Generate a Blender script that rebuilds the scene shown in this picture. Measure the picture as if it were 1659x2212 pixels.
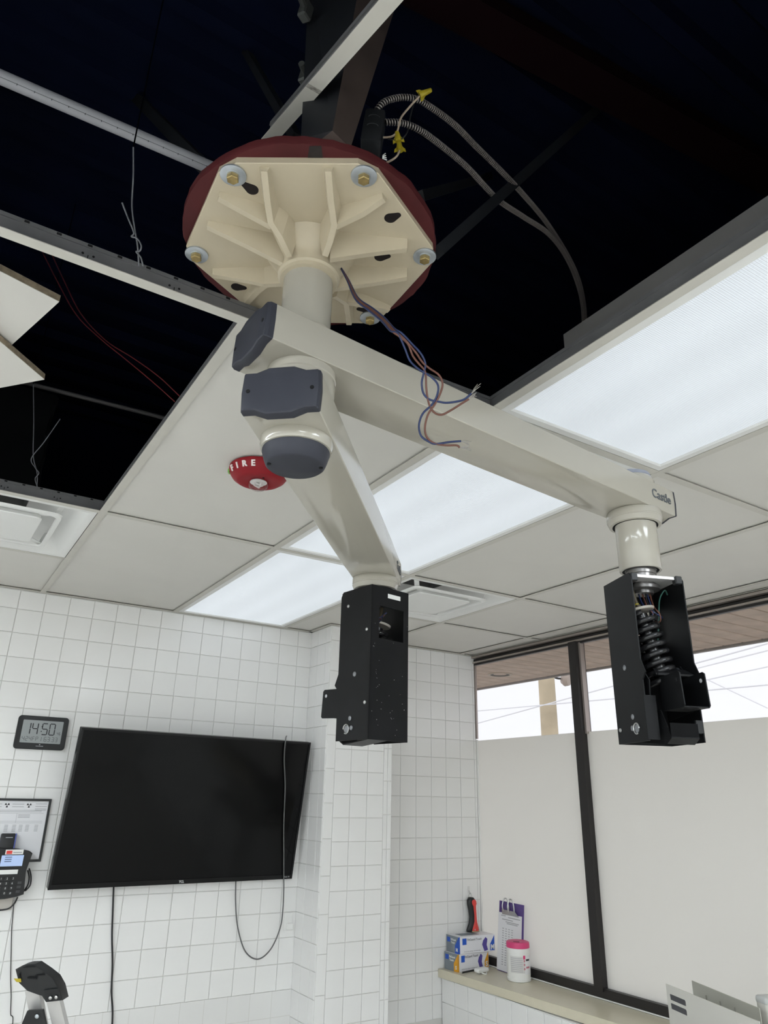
import bpy, bmesh, math, random
from mathutils import Vector, Matrix
random.seed(7)
for o in list(bpy.data.objects): bpy.data.objects.remove(o)
scene = bpy.context.scene
COL = scene.collection
V = Vector

# ------------------------------------------------------------------ camera
IMG_W, IMG_H, FPX = 1659.0, 2212.0, 1545.3
CAM = V((-0.3779, -1.1243, 1.5854))
PITCH, YAW, ROLL = 0.38095, 0.55915, 0.02087
_f = V((math.sin(YAW)*math.cos(PITCH), math.cos(YAW)*math.cos(PITCH), math.sin(PITCH)))
_r0 = V((math.cos(YAW), -math.sin(YAW), 0)); _u0 = _r0.cross(_f)
_r = math.cos(ROLL)*_r0 + math.sin(ROLL)*_u0
_u = -math.sin(ROLL)*_r0 + math.cos(ROLL)*_u0
cd = bpy.data.cameras.new('camera'); cam = bpy.data.objects.new('camera', cd); COL.objects.link(cam)
cd.sensor_fit = 'VERTICAL'; cd.sensor_height = 36.0; cd.sensor_width = 27.0
cd.lens = FPX/IMG_H*36.0; cd.clip_start = 0.02; cd.clip_end = 300
cam.matrix_world = Matrix(((_r.x, _u.x, -_f.x, CAM.x), (_r.y, _u.y, -_f.y, CAM.y), (_r.z, _u.z, -_f.z, CAM.z), (0, 0, 0, 1)))
scene.camera = cam
def ray(px, py): return _f + _r*((px-IMG_W/2)/FPX) - _u*((py-IMG_H/2)/FPX)
def at(px, py, ax, v):
    d = ray(px, py); k = 'xyz'.index(ax); return CAM + d*((v-CAM[k])/d[k])
def dep(px, py, D): return CAM + ray(px, py)*D

# ------------------------------------------------------------------ sky, exposure
w = bpy.data.worlds.new('overcast_sky'); scene.world = w; w.use_nodes = True
bg = w.node_tree.nodes['Background']; bg.inputs['Color'].default_value = (0.93, 0.94, 1.0, 1); bg.inputs['Strength'].default_value = 1.22
scene.view_settings.view_transform = 'Standard'; scene.view_settings.look = 'None'
scene.view_settings.gamma = 1.0; scene.view_settings.use_curve_mapping = False
scene.view_settings.exposure = 0.0
LAMP = 0.80          # radiance of the prismatic troffer lenses
LAMP_FILL = 18.0      # radiance of the added fill fixtures, unseen behind and left of the camera

# ------------------------------------------------------------------ materials
MATS = {}
def mat(name, col, rough=0.5, metal=0.0, spec=0.5, noise=0.0, nscale=20.0, bump=0.0, bscale=60.0, emit=None, es=0.0, coat=0.0, trans=0.0, ior=1.45):
    if name in MATS: return MATS[name]
    m = bpy.data.materials.new(name); m.use_nodes = True; nt = m.node_tree; b = nt.nodes['Principled BSDF']
    b.inputs['Base Color'].default_value = (*col, 1); b.inputs['Roughness'].default_value = rough
    b.inputs['Metallic'].default_value = metal; b.inputs['Specular IOR Level'].default_value = spec
    b.inputs['Coat Weight'].default_value = coat; b.inputs['Transmission Weight'].default_value = trans; b.inputs['IOR'].default_value = ior
    if emit: b.inputs['Emission Color'].default_value = (*emit, 1); b.inputs['Emission Strength'].default_value = es
    tc = nt.nodes.new('ShaderNodeTexCoord')
    if noise:
        n = nt.nodes.new('ShaderNodeTexNoise'); n.inputs['Scale'].default_value = nscale; n.inputs['Detail'].default_value = 4
        nt.links.new(tc.outputs['Object'], n.inputs['Vector'])
        r = nt.nodes.new('ShaderNodeMapRange'); r.inputs[1].default_value = .3; r.inputs[2].default_value = .7
        r.inputs[3].default_value = 1-noise; r.inputs[4].default_value = 1+noise; nt.links.new(n.outputs['Fac'], r.inputs[0])
        mx = nt.nodes.new('ShaderNodeVectorMath'); mx.operation = 'SCALE'; mx.inputs[0].default_value = col
        nt.links.new(r.outputs[0], mx.inputs['Scale']); nt.links.new(mx.outputs[0], b.inputs['Base Color'])
    if bump:
        n = nt.nodes.new('ShaderNodeTexNoise'); n.inputs['Scale'].default_value = bscale; n.inputs['Detail'].default_value = 3
        nt.links.new(tc.outputs['Object'], n.inputs['Vector'])
        bp = nt.nodes.new('ShaderNodeBump'); bp.inputs['Strength'].default_value = bump; bp.inputs['Distance'].default_value = 0.002
        nt.links.new(n.outputs['Fac'], bp.inputs['Height']); nt.links.new(bp.outputs[0], b.inputs['Normal'])
    MATS[name] = m; return m

M_TILE = mat('glazed_wall_tile', (.85, .845, .83), .12, noise=.02, nscale=3, bump=.05, bscale=14)
M_GROUT = mat('grout', (.68, .67, .64), .8)
M_PANEL = mat('ceiling_panel_vinyl', (.68, .66, .615), .55, noise=.015, nscale=6, bump=.06, bscale=160)
M_PEDGE = mat('ceiling_panel_edge', (.30, .24, .17), .9, noise=.3, nscale=80)
M_TEE = mat('tee_white_paint', (.58, .56, .505), .45, noise=.03, nscale=15)
M_TEEWEB = mat('tee_galvanised_web', (.17, .17, .175), .5, metal=.3, noise=.15, nscale=12)
M_SLOT = mat('slot_black', (.004, .004, .005), .9)
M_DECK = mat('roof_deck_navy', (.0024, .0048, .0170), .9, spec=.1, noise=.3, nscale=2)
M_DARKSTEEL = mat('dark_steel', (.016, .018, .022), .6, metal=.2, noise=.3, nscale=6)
M_BROWN = mat('brown_primer_steel', (.075, .055, .048), .6, noise=.25, nscale=9)
M_OXIDE = mat('red_oxide_steel', (.078, .014, .016), .6, spec=.3, noise=.22, nscale=9, bump=.1, bscale=40)
M_CREAM = mat('cream_enamel', (.43, .405, .345), .12, coat=.3, noise=.015, nscale=5)
M_CAST = mat('cream_cast_enamel', (.53, .46, .335), .32, noise=.03, nscale=20, bump=.08, bscale=120)
M_GREYCAP = mat('slate_grey_plastic', (.038, .040, .051), .5, spec=.3, noise=.05, nscale=30)
M_BLACK = mat('black_painted_steel', (.007, .0073, .008), .42, spec=.22, noise=.25, nscale=14, bump=.04, bscale=40)
M_BLACKPL = mat('black_plastic', (.014, .015, .016), .4)
M_SPRING = mat('black_spring_steel', (.013, .013, .014), .25)
M_ZINC = mat('zinc_washer', (.52, .56, .60), .38, metal=.75, noise=.1, nscale=60)
M_BRASS = mat('yellow_zinc_bolt', (.40, .30, .13), .4, metal=.8, noise=.25, nscale=90)
M_STEEL = mat('bright_steel', (.55, .55, .54), .3, metal=.9)
M_ALU = mat('aluminium', (.68, .67, .66), .4, metal=.55)
M_FRAMEW = mat('white_fixture_metal', (.80, .80, .78), .35)
M_HOUSING = mat('fixture_housing_grey', (.16, .155, .15), .6, noise=.1, nscale=5)
M_DUCT = mat('duct_grey', (.24, .24, .24), .5, metal=.3)
M_RED = mat('fire_alarm_red', (.26, .009, .016), .45, spec=.3)
M_WHITE = mat('white_plastic', (.82, .82, .80), .4)
M_PAPER = mat('paper', (.80, .80, .82), .8)
M_GREYINK = mat('grey_ink', (.42, .42, .44), .8)
M_INK = mat('black_ink', (.03, .03, .035), .7)
M_DARKTXT = mat('dark_grey_lettering', (.10, .11, .12), .5)
M_LETTERW = mat('white_lettering', (.85, .75, .74), .5)
M_SCREEN = mat('tv_screen', (.003, .003, .0035), .10, spec=.22)
M_BEZEL = mat('tv_bezel', (.006, .006, .007), .22, spec=.35)
M_LCD = mat('clock_lcd', (.32, .34, .34), .35)
M_BLUE = mat('blue_wire', (.012, .024, .085), .4)
M_WBROWN = mat('brown_wire', (.12, .045, .030), .45)
M_STRAND = mat('tinned_strand', (.45, .43, .40), .4, metal=.6)
M_BX = mat('conduit_armour', (.36, .32, .30), .4, metal=.4)
M_YELLOW = mat('yellow_plastic', (.42, .33, .02), .45)
M_BEIGEW = mat('beige_wire', (.48, .38, .29), .5)
M_REDW = mat('red_wire', (.22, .03, .035), .5)
M_COUNTER = mat('beige_laminate', (.68, .63, .49), .3, noise=.02, nscale=30)
M_WINBLK = mat('bronze_window_frame', (.020, .018, .018), .4)
M_WINTRIM = mat('window_trim_metal', (.42, .37, .34), .35, metal=.6)
M_PINK = mat('magenta_lid', (.70, .06, .20), .4)
M_PURPLE = mat('purple_board', (.09, .05, .22), .35)
M_CARTONW = mat('white_carton', (.80, .80, .83), .5)
M_CARTONG = mat('grey_carton', (.21, .24, .27), .5)
M_CBLUE = mat('carton_blue', (.02, .10, .52), .5)
M_CORANGE = mat('carton_orange', (.76, .36, .02), .5)
M_CPURPLE = mat('carton_purple', (.09, .065, .30), .5)
M_REDPL = mat('red_plastic', (.72, .06, .05), .4)
M_GREYPL = mat('warm_grey_plastic', (.60, .585, .54), .5)
M_BACKPL = mat('olive_grey_plastic', (.46, .455, .40), .5)
M_SLOTPATCH = mat('slot_charcoal', (.065, .065, .072), .6)
M_FLOOR = mat('vinyl_floor', (.58, .56, .52), .4, noise=.05, nscale=8)
M_PAINT = mat('painted_wall', (.86, .85, .82), .6)
M_GROUND = mat('pale_concrete', (.50, .49, .47), .9, noise=.2, nscale=1)
M_POLE = mat('weathered_pole', (.62, .52, .36), .9, noise=.2, nscale=2)
M_CABLE = mat('black_cable', (.012, .012, .013), .4)
M_GCABLE = mat('grey_cable', (.12, .12, .12), .35)
M_PVC = mat('white_pipe', (.26, .26, .28), .5, noise=.1, nscale=2)
M_FILMCLR = mat('clear_film', (.006, .0065, .0075), .5, spec=.1)
M_PHONELCD = mat('phone_lcd', (.25, .32, .45), .3, emit=(.42, .55, .85), es=.55)
M_GREEN = mat('green_label', (.25, .55, .12), .5)

def mat_lens(name, LAMP):
    m = bpy.data.materials.new(name); m.use_nodes = True; nt = m.node_tree; b = nt.nodes['Principled BSDF']
    N = nt.nodes.new; L = nt.links.new
    b.inputs['Base Color'].default_value = (.30, .31, .33, 1); b.inputs['Roughness'].default_value = .25
    tc = N('ShaderNodeTexCoord'); s = N('ShaderNodeSeparateXYZ'); L(tc.outputs['Object'], s.inputs[0])
    def math_(op, a, b_=None):
        n = N('ShaderNodeMath'); n.operation = op
        for i, x in enumerate((a, b_)):
            if x is None: continue
            if isinstance(x, (int, float)): n.inputs[i].default_value = x
            else: L(x, n.inputs[i])
        return n.outputs[0]
    x, y = s.outputs[0], s.outputs[1]
    k = 2*math.pi/0.0098
    u = math_('ADD', x, y); v = math_('SUBTRACT', x, y)
    p = math_('MULTIPLY', math_('SINE', math_('MULTIPLY', u, k)), math_('SINE', math_('MULTIPLY', v, k)))
    p = math_('MULTIPLY', p, .20)
    band = None   # three lamps behind the lens, running along the fixture
    for c in (-.17, 0.0, .17):
        d = math_('SUBTRACT', x, c); e = math_('EXPONENT', math_('MULTIPLY', math_('MULTIPLY', d, d), -1/(.055**2)))
        band = e if band is None else math_('ADD', band, e)
    st = math_('ADD', math_('ADD', math_('MULTIPLY', band, .055), .72), p)
    st = math_('MULTIPLY', st, LAMP)
    b.inputs['Emission Color'].default_value = (.87, .94, 1.0, 1); L(st, b.inputs['Emission Strength'])
    bp = N('ShaderNodeBump'); bp.inputs['Strength'].default_value = .5; bp.inputs['Distance'].default_value = .002
    L(p, bp.inputs['Height']); L(bp.outputs[0], b.inputs['Normal'])
    return m
M_LENS = mat_lens('prismatic_lens', LAMP); M_LENS_FILL = mat_lens('fill_lens', LAMP_FILL)

def mat_glass(name, tint, refl):
    m = bpy.data.materials.new(name); m.use_nodes = True; nt = m.node_tree; nt.nodes.clear()
    N = nt.nodes.new; L = nt.links.new
    o = N('ShaderNodeOutputMaterial'); t = N('ShaderNodeBsdfTransparent'); t.inputs[0].default_value = (*tint, 1)
    g = N('ShaderNodeBsdfGlossy'); g.inputs['Roughness'].default_value = .02
    lw = N('ShaderNodeLayerWeight'); lw.inputs[0].default_value = .5; f = N('ShaderNodeMath'); f.operation = 'MULTIPLY_ADD'; pw = N('ShaderNodeMath'); pw.operation = 'POWER'; pw.inputs[1].default_value = 4; L(lw.outputs['Facing'], pw.inputs[0]); L(pw.outputs[0], f.inputs[0]); f.inputs[1].default_value = .6; f.inputs[2].default_value = refl
    x = N('ShaderNodeMixShader'); L(f.outputs[0], x.inputs[0]); L(t.outputs[0], x.inputs[1]); L(g.outputs[0], x.inputs[2]); L(x.outputs[0], o.inputs[0])
    return m
M_GLASS = mat_glass('window_glass', (.95, .95, .95), .03)
M_CLEARDOME = mat_glass('clear_polycarbonate', (.88, .86, .86), .05)
def mat_frost():
    m = bpy.data.materials.new('frosted_film'); m.use_nodes = True; nt = m.node_tree; nt.nodes.clear()
    N = nt.nodes.new; L = nt.links.new
    o = N('ShaderNodeOutputMaterial'); t = N('ShaderNodeBsdfTranslucent'); t.inputs[0].default_value = (.97, .96, .92, 1)
    d = N('ShaderNodeBsdfPrincipled'); d.inputs['Base Color'].default_value = (.78, .78, .75, 1); d.inputs['Roughness'].default_value = .5
    x = N('ShaderNodeMixShader'); x.inputs[0].default_value = .28; L(t.outputs[0], x.inputs[1]); L(d.outputs[0], x.inputs[2]); L(x.outputs[0], o.inputs[0])
    return m
M_FROST = mat_frost()
def mat_brick_tile():
    m = bpy.data.materials.new('lower_wall_tile'); m.use_nodes = True; nt = m.node_tree; b = nt.nodes['Principled BSDF']
    tc = nt.nodes.new('ShaderNodeTexCoord'); mp = nt.nodes.new('ShaderNodeMapping'); mp.inputs['Rotation'].default_value = (math.pi/2, 0, 0)
    br = nt.nodes.new('ShaderNodeTexBrick'); br.offset = 0; br.inputs['Color1'].default_value = (.8, .795, .78, 1); br.inputs['Color2'].default_value = (.79, .785, .77, 1)
    br.inputs['Mortar'].default_value = (.7, .69, .66, 1); br.inputs['Scale'].default_value = 1; br.inputs['Mortar Size'].default_value = .0015
    br.inputs['Brick Width'].default_value = .108; br.inputs['Row Height'].default_value = .107
    nt.links.new(tc.outputs['Object'], mp.inputs[0]); nt.links.new(mp.outputs[0], br.inputs[0]); nt.links.new(br.outputs[0], b.inputs['Base Color'])
    b.inputs['Roughness'].default_value = .3; return m
M_LOWTILE = mat_brick_tile()

# ------------------------------------------------------------------ mesh helpers
def xyz(p): return V(p)
class MB:
    def __init__(s): s.bm = bmesh.new()
    def loft(s, rings, cap=True, closed=True):
        bm = s.bm; R = [[bm.verts.new(p) for p in r] for r in rings]; n = len(R[0])
        for a, b in zip(R, R[1:]):
            for i in range(n if closed else n-1):
                j = (i+1) % n
                try: bm.faces.new((a[i], a[j], b[j], b[i]))
                except ValueError: pass
        if cap and closed:
            for r in (R[0], R[-1]):
                try: bm.faces.new(r)
                except ValueError: pass
        return s
    def prism(s, poly, vec):
        v = V(vec); return s.loft([[V(p) for p in poly], [V(p)+v for p in poly]])
    def box(s, c, d, R=None, bev=0.0, seg=1):
        hx, hy, hz = (x/2 for x in d); c = V(c); R = R or Matrix.Identity(3)
        q = [(-1, -1), (1, -1), (1, 1), (-1, 1)]
        if bev <= 0:
            return s.loft([[c+R@V((a*hx, b*hy, z*hz)) for a, b in q] for z in (-1, 1)])
        t = bmesh.new(); bmesh.ops.create_cube(t, size=1)
        for v in t.verts: v.co = V((v.co.x*d[0], v.co.y*d[1], v.co.z*d[2]))
        bmesh.ops.bevel(t, geom=t.edges[:], offset=bev, segments=seg, affect='EDGES', profile=.5)
        mp = {v: s.bm.verts.new(c+R@v.co) for v in t.verts}
        for f in t.faces: s.bm.faces.new([mp[v] for v in f.verts])
        t.free(); return s
    def cyl(s, p0, p1, r0, r1=None, seg=20):
        p0, p1 = V(p0), V(p1); r1 = r0 if r1 is None else r1; d = (p1-p0).normalized()
        a = d.orthogonal().normalized(); b = d.cross(a); an = [2*math.pi*i/seg for i in range(seg)]
        return s.loft([[p+(a*math.cos(t)+b*math.sin(t))*r for t in an] for p, r in ((p0, r0), (p1, r1))])
    def lathe(s, prof, c=(0, 0, 0), axis=(0, 0, 1), seg=40, cap=True):
        c = V(c); d = V(axis).normalized(); a = d.orthogonal().normalized() if abs(d.z) < .999 else V((1, 0, 0)); b = d.cross(a)
        an = [2*math.pi*i/seg for i in range(seg)]
        return s.loft([[c+d*z+(a*math.cos(t)+b*math.sin(t))*max(r, 1e-5) for t in an] for r, z in prof], cap)
    def tube(s, path, r, seg=8, rf=None, cap=True):
        P = [V(p) for p in path]; n = len(P); rings = []; a = None
        for i in range(n):
            d = (P[min(i+1, n-1)]-P[max(i-1, 0)]).normalized()
            if a is None: a = d.orthogonal().normalized()
            a = (a-d*a.dot(d)).normalized(); b = d.cross(a); rr = rf(i) if rf else r
            rings.append([P[i]+(a*math.cos(2*math.pi*k/seg)+b*math.sin(2*math.pi*k/seg))*rr for k in range(seg)])
        return s.loft(rings, cap)
    def grid_ring(s, outer, inner, vec):    # frame: outer and inner loops (same count), extruded by vec
        v = V(vec); return s.loft([[V(p) for p in outer], [V(p) for p in inner], [V(p)+v for p in inner], [V(p)+v for p in outer], [V(p) for p in outer]], cap=False)
    def build(s, name, m, parent=None, origin=None, smooth=35, kind=None, label=None, cat=None, group=None, local=False):
        bm = s.bm; bmesh.ops.remove_doubles(bm, verts=bm.verts[:], dist=1e-7); bmesh.ops.recalc_face_normals(bm, faces=bm.faces[:])
        if parent is not None and not local: bm.transform(world_of(parent).inverted())
        if origin is not None: bm.transform(Matrix.Translation(-V(origin)))
        me = bpy.data.meshes.new(name); bm.to_mesh(me); bm.free()
        if smooth:
            for p in me.polygons: p.use_smooth = True
            me.set_sharp_from_angle(angle=math.radians(smooth))
        me.materials.append(m)
        o = bpy.data.objects.new(name, me); COL.objects.link(o)
        if parent is not None: o.parent = parent
        if origin is not None: o.location = origin
        tag(o, label, cat, group, kind); return o
def tag(o, label=None, cat=None, group=None, kind=None):
    for k, v in (('label', label), ('category', cat), ('group', group), ('kind', kind)):
        if v: o[k] = v
    return o
def world_of(o):
    m = Matrix.Identity(4)
    while o is not None:
        m = (Matrix.Translation(o.location) @ o.rotation_euler.to_matrix().to_4x4()) @ m; o = o.parent
    return m
def thing(name, label, cat, loc=(0, 0, 0), rotz=0, group=None, kind=None):
    o = bpy.data.objects.new(name, None); COL.objects.link(o); o.location = loc; o.rotation_euler = (0, 0, rotz)
    o.empty_display_size = .05
    return tag(o, label, cat, group, kind)
def spline(pts, n=6):
    P = [V(p) for p in pts]; out = []
    for i in range(len(P)-1):
        p0, p1, p2, p3 = P[max(i-1, 0)], P[i], P[i+1], P[min(i+2, len(P)-1)]
        for k in range(n):
            t = k/n; out.append(.5*((2*p1)+(p2-p0)*t+(2*p0-5*p1+4*p2-p3)*t*t+(3*p1-p0-3*p2+p3)*t**3))
    out.append(P[-1]); return out
def text(name, s, size, M, m, parent, depth=.0006, bold=0.0, label=None, sx=1.0):
    c = bpy.data.curves.new(name, 'FONT'); c.body = s; c.size = size; c.extrude = depth/2; c.align_x = 'CENTER'; c.align_y = 'CENTER'; c.offset = bold; c.resolution_u = 3
    t = bpy.data.objects.new('tmp_text', c); COL.objects.link(t)
    me = bpy.data.meshes.new_from_object(t.evaluated_get(bpy.context.evaluated_depsgraph_get()))
    bpy.data.objects.remove(t); bpy.data.curves.remove(c)
    me.transform(Matrix.Diagonal((sx, 1, 1, 1))); me.transform(M)
    if parent is not None: me.transform(world_of(parent).inverted())
    me.materials.clear(); me.materials.append(m); me.name = name
    o = bpy.data.objects.new(name, me); COL.objects.link(o); o.parent = parent
    if label: o['label'] = label
    return o
def frame(o, x, y, z):
    m = Matrix.Identity(4)
    for i, a in enumerate((x, y, z)):
        for k in range(3): m[k][i] = a[k]
    for k in range(3): m[k][3] = o[k]
    return m

# ------------------------------------------------------------------ room shell
T = 0.6096; CZ = 2.44; YB = 2.445; XW = 2.556; XL = -2.2; YF = -2.7; ZD = 3.4
MB().box((.178, -.13, -.02), (4.9, 5.3, .04)).build('floor', M_FLOOR, kind='structure', smooth=0)
MB().box((XL-.05, -.13, 1.22), (.1, 5.3, 2.44)).build('wall_left', M_PAINT, kind='structure', smooth=0)
MB().box((.178, YF-.05, 1.22), (4.9, .1, 2.44)).build('wall_front', M_PAINT, kind='structure', smooth=0)
wall_back = MB().box(((XL+XW)/2-.002, YB+.05, 1.22), (XW-XL, .1, 2.44)).build('wall_back', M_GROUT, kind='structure', smooth=0)
# tiles: bevelled glazed squares standing proud of the grout, shared meshes
TILE_ME = {}
def tile_mesh(wd, ht):
    k = (round(wd, 3), round(ht, 3))
    if k not in TILE_ME:
        a, b = wd/2, ht/2; c = .0016; bm = bmesh.new()
        ring = lambda da, z: [(-a+da, z, -b+da), (a-da, z, -b+da), (a-da, z, b-da), (-a+da, z, b-da)]
        R = [[bm.verts.new(p) for p in r] for r in (ring(0, 0), ring(0, -.0028), ring(c, -.0040))]
        for r0, r1 in zip(R, R[1:]):
            for i in range(4): bm.faces.new((r0[i], r0[(i+1) % 4], r1[(i+1) % 4], r1[i]))
        bm.faces.new(R[-1]); bmesh.ops.recalc_face_normals(bm, faces=bm.faces[:])
        if R[-1][0].link_faces[0].normal.y > 0: pass
        me = bpy.data.meshes.new('tile'); bm.to_mesh(me); bm.free()
        f = me.polygons[len(me.polygons)-1]
        if f.normal.y > 0: me.flip_normals()
        me.materials.append(M_TILE); TILE_ME[k] = me
    return TILE_ME[k]
def put_tile(parent, base, u, wd, ht, a, z, rotz):
    """tile centred at base + u*a, height z, facing -Y turned by rotz"""
    g = .0022
    o = bpy.data.objects.new('tile', tile_mesh(wd-g, ht-g)); COL.objects.link(o); o.parent = parent
    p = V(base)+V(u)*a; o.location = (p.x, p.y, z)
    o.rotation_euler = (random.gauss(0, .0035), 0, rotz+random.gauss(0, .0035))
def cuts(lo, hi, phase, pitch):
    k0 = math.floor((lo-phase)/pitch); out = [lo]; k = k0
    while True:
        v = phase+k*pitch
        if v > lo+.012 and v < hi-.012: out.append(v)
        if v >= hi: break
        k += 1
    return out+[hi]
PZ = .107
ROWS = [2.35-PZ*k for k in range(18)]; ROWS = [CZ-.004]+ROWS
def tile_wall(parent, base, u, lo, hi, phase, rows, rotz, pitch=.108):
    cs = cuts(lo, hi, phase, pitch)
    for z1, z0 in zip(rows, rows[1:]):
        for a, b in zip(cs, cs[1:]): put_tile(parent, base, u, b-a, z1-z0, (a+b)/2, (z0+z1)/2, rotz)
tile_wall(wall_back, (0, YB, 0), (1, 0, 0), -.306, 1.397, .018, ROWS[:17], 0)
MB().box((-.4, YB-.002, ROWS[16]/2), (3.6, .004, ROWS[16])).build('tile_skirt', M_LOWTILE, parent=wall_back, smooth=0)
MB().box(((XL-.306)/2, YB-.002, (ROWS[16]+CZ)/2), (-.306-XL, .004, CZ-ROWS[16])).build('tile_skirt', M_LOWTILE, parent=wall_back, smooth=0)
# boxed column
YC = 2.212; X0, X1 = 1.397, 1.789
column = MB().box(((X0+X1)/2, (YC+YB)/2, 1.22), (X1-X0, YB-YC, 2.44)).build('wall_column', M_GROUT, kind='structure', smooth=0)
tile_wall(column, (0, YC, 0), (1, 0, 0), X0+.052, X1-.05, X0+.146, ROWS, 0, .098)
SROW = [CZ-.004]+[2.36-.160*k for k in range(12)]; SROW2 = [CZ-.004]+[2.31-.160*k for k in range(12)]
tile_wall(column, (0, YC, 0), (1, 0, 0), X0, X0+.052, 9, SROW, 0)
tile_wall(column, (0, YC, 0), (1, 0, 0), X1-.05, X1, 9, SROW2, 0)
tile_wall(column, (X0, 0, 0), (0, 1, 0), YC, YB-.004, YC+.052, ROWS, -math.pi/2, .091)
tile_wall(column, (X1, 0, 0), (0, 1, 0), YC, YB-.004, YC+.052, ROWS[:12], math.pi/2, .091)
# alcove between column and window: same plane as the back wall
alcove = MB().box(((X1+XW)/2, YB+.004, 1.22), (XW-X1, .006, 2.43)).build('wall_alcove', M_GROUT, kind='structure', smooth=0)
tile_wall(alcove, (0, YB, 0), (1, 0, 0), X1, XW-.005, 2.106, ROWS, 0, .107)
# wall under the window ledge
XU = 2.275
sillwall = MB().box(((XU+XW)/2+.05, -.13, .357), (XW-XU+.1, 5.1, .714)).build('wall_window', M_LOWTILE, kind='structure', smooth=0)
for r in range(5):
    for c in range(14): put_tile(sillwall, (XU, 0, 0), (0, 1, 0), .108, PZ, YB-.008-.108*(c+.5), .712-PZ*(r+.5), -math.pi/2)

# ------------------------------------------------------------------ ceiling grid
ceil = MB()
for a, b in (((XL, YB), (X0, YB)), ((X1, YB), (XW, YB))):
    ceil.box(((a[0]+b[0])/2, YB-.011, CZ-.001), (b[0]-a[0], .022, .0015)); ceil.box(((a[0]+b[0])/2, YB-.001, CZ+.012), (b[0]-a[0], .0015, .025))
ceil.box(((X0+X1)/2, YC-.011, CZ-.001), (X1-X0+.04, .022, .0015)); ceil.box((X0-.011, (YC+YB)/2, CZ-.001), (.022, YB-YC, .0015)); ceil.box((X1+.011, (YC+YB)/2, CZ-.001), (.022, YB-YC, .0015))
ceil.box((XW-.012, -.13, CZ-.001), (.024, 5.1, .0015))
ceiling = ceil.build('ceiling', M_TEE, kind='structure', smooth=0)
GX = {i: i*T for i in range(-5, 6)}; GX[1] = .617; GX[2] = 1.222
FW = .0238; FH = .0018
def tee(name, p0, p1, parent=None, mflange=M_TEE, **kw):
    p0, p1 = V(p0), V(p1); d = (p1-p0).normalized(); s = V((-d.y, d.x, 0)).normalized(); up = s.cross(d)*-1
    if up.z < 0: up = -up
    f = MB().prism([p0+s*FW/2, p0-s*FW/2, p0-s*FW/2+up*FH, p0+s*FW/2+up*FH], p1-p0)
    o = f.build(name, mflange, parent=parent, smooth=0, **kw)
    g = MB(); g.prism([p0+s*.0008+up*FH, p0-s*.0008+up*FH, p0-s*.0008+up*.034, p0+s*.0008+up*.034], p1-p0)
    g.prism([p0+s*.0032+up*.032, p0-s*.0032+up*.032, p0-s*.0032+up*.040, p0+s*.0032+up*.040], p1-p0)
    g.build('web', M_TEEWEB, parent=o, smooth=0)
    return o, d, s, up
def tee_slots(o, p0, p1, step=.0508, side=1):
    p0, p1 = V(p0), V(p1); d = (p1-p0).normalized(); s = V((-d.y, d.x, 0)).normalized()*side; n = int((p1-p0).length/step)
    g = MB(); k = 0
    for i in range(n):
        c = p0+d*(i+.5)*step
        g.box(c+V((0, 0, .0362))+s*.0036, (.008 if abs(d.x) > .5 else .0012, .0012 if abs(d.x) > .5 else .008, .0042))
        if i % 3 == 1:
            for q in (-.009, .009): g.cyl(c+d*q+V((0, 0, .018))+s*.0006, c+d*q+V((0, 0, .018))+s*.0014, .0022, seg=8)
            g.box(c+V((0, 0, .013))+s*.001, (.0014 if abs(d.x) > .5 else .0012, .0012 if abs(d.x) > .5 else .0014, .008))
    g.build('slot', M_SLOT, parent=o, smooth=0, kind='stuff')
ZT = CZ-.0018
# tees along X (parallel to the back wall) and along Y
for y, x0, x1 in ((-4*T, XL, XW), (-2*T, XL, XW), (0, XL, GX[1]), (0, GX[1], XW), (2*T, XL, XW)):
    o, d, s, up = tee('main_tee', (x0, y, ZT), (x1, y, ZT), ceiling)
    if y in (0, 2*T) and x0 < -1: tee_slots(o, (x0, y, ZT), (0, y, ZT), side=-1)
tee('cross_tee', (GX[2], 3*T, ZT), (XW, 3*T, ZT), ceiling)
tee('cross_tee', (XL, 3*T, ZT), (0, 3*T, ZT), ceiling)
for i, y0, y1 in ((-3, YF, YB), (-2, YF, YB), (-1, 2*T, YB), (0, 0, YB), (0, YF, -2*T), (1, YF, YB), (2, YF, YB), (3, YF, YB), (4, YF, YB), (-1, YF, -2*T)):
    if 1 < GX[i] < 2.0 and y1 > YC and X0 < GX[i] < X1: y1 = YC
    tee('cross_tee', (GX[i], y0, ZT-.0003), (GX[i], y1, ZT-.0003), ceiling)
# panels
def panel(x0, x1, y0, y1):
    g = .006
    o = MB().box(((x0+x1)/2, (y0+y1)/2, CZ+.0045+.0075), (x1-x0-g, y1-y0-g, .015)).build('ceiling_panel', M_PANEL, parent=ceiling, smooth=0)
LIGHTS = [(1, 2, -2, 0), (1, 2, 0, 2), (1, 2, 2, 4)]
HID_FILL = [(1, 2, -4, -2), (-3, -2, -4, -2), (-3, -2, -2, 0), (-3, -2, 0, 2), (-1, 0, -4, -2)]  # out-of-view fixtures added to supply most of the room's light
for a, b, c, d in ((0, 1, 0, 2), (0, 1, 2, 4), (-1, 0, 3, 4), (2, 3, 0, 2), (2, 3, -2, 0), (2, 3, 3, 4), (3, 4, 0, 2), (3, 4, -2, 0), (3, 4, 2, 3), (3, 4, 3, 4),
                   (-3, -2, 2, 4), (-2, -1, 2, 4), (0, 1, -4, -2), (-2, -1, -4, -2), (2, 3, -4, -2), (3, 4, -4, -2), (-2, -1, 0, 2)):
    x1_, y1_ = GX[b], d*T
    if d == 4: y1_ = YB-.002
    if (a, c) == (2, 3): x1_ = GX[3]
    panel(GX[a], x1_, c*T, y1_)
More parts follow.
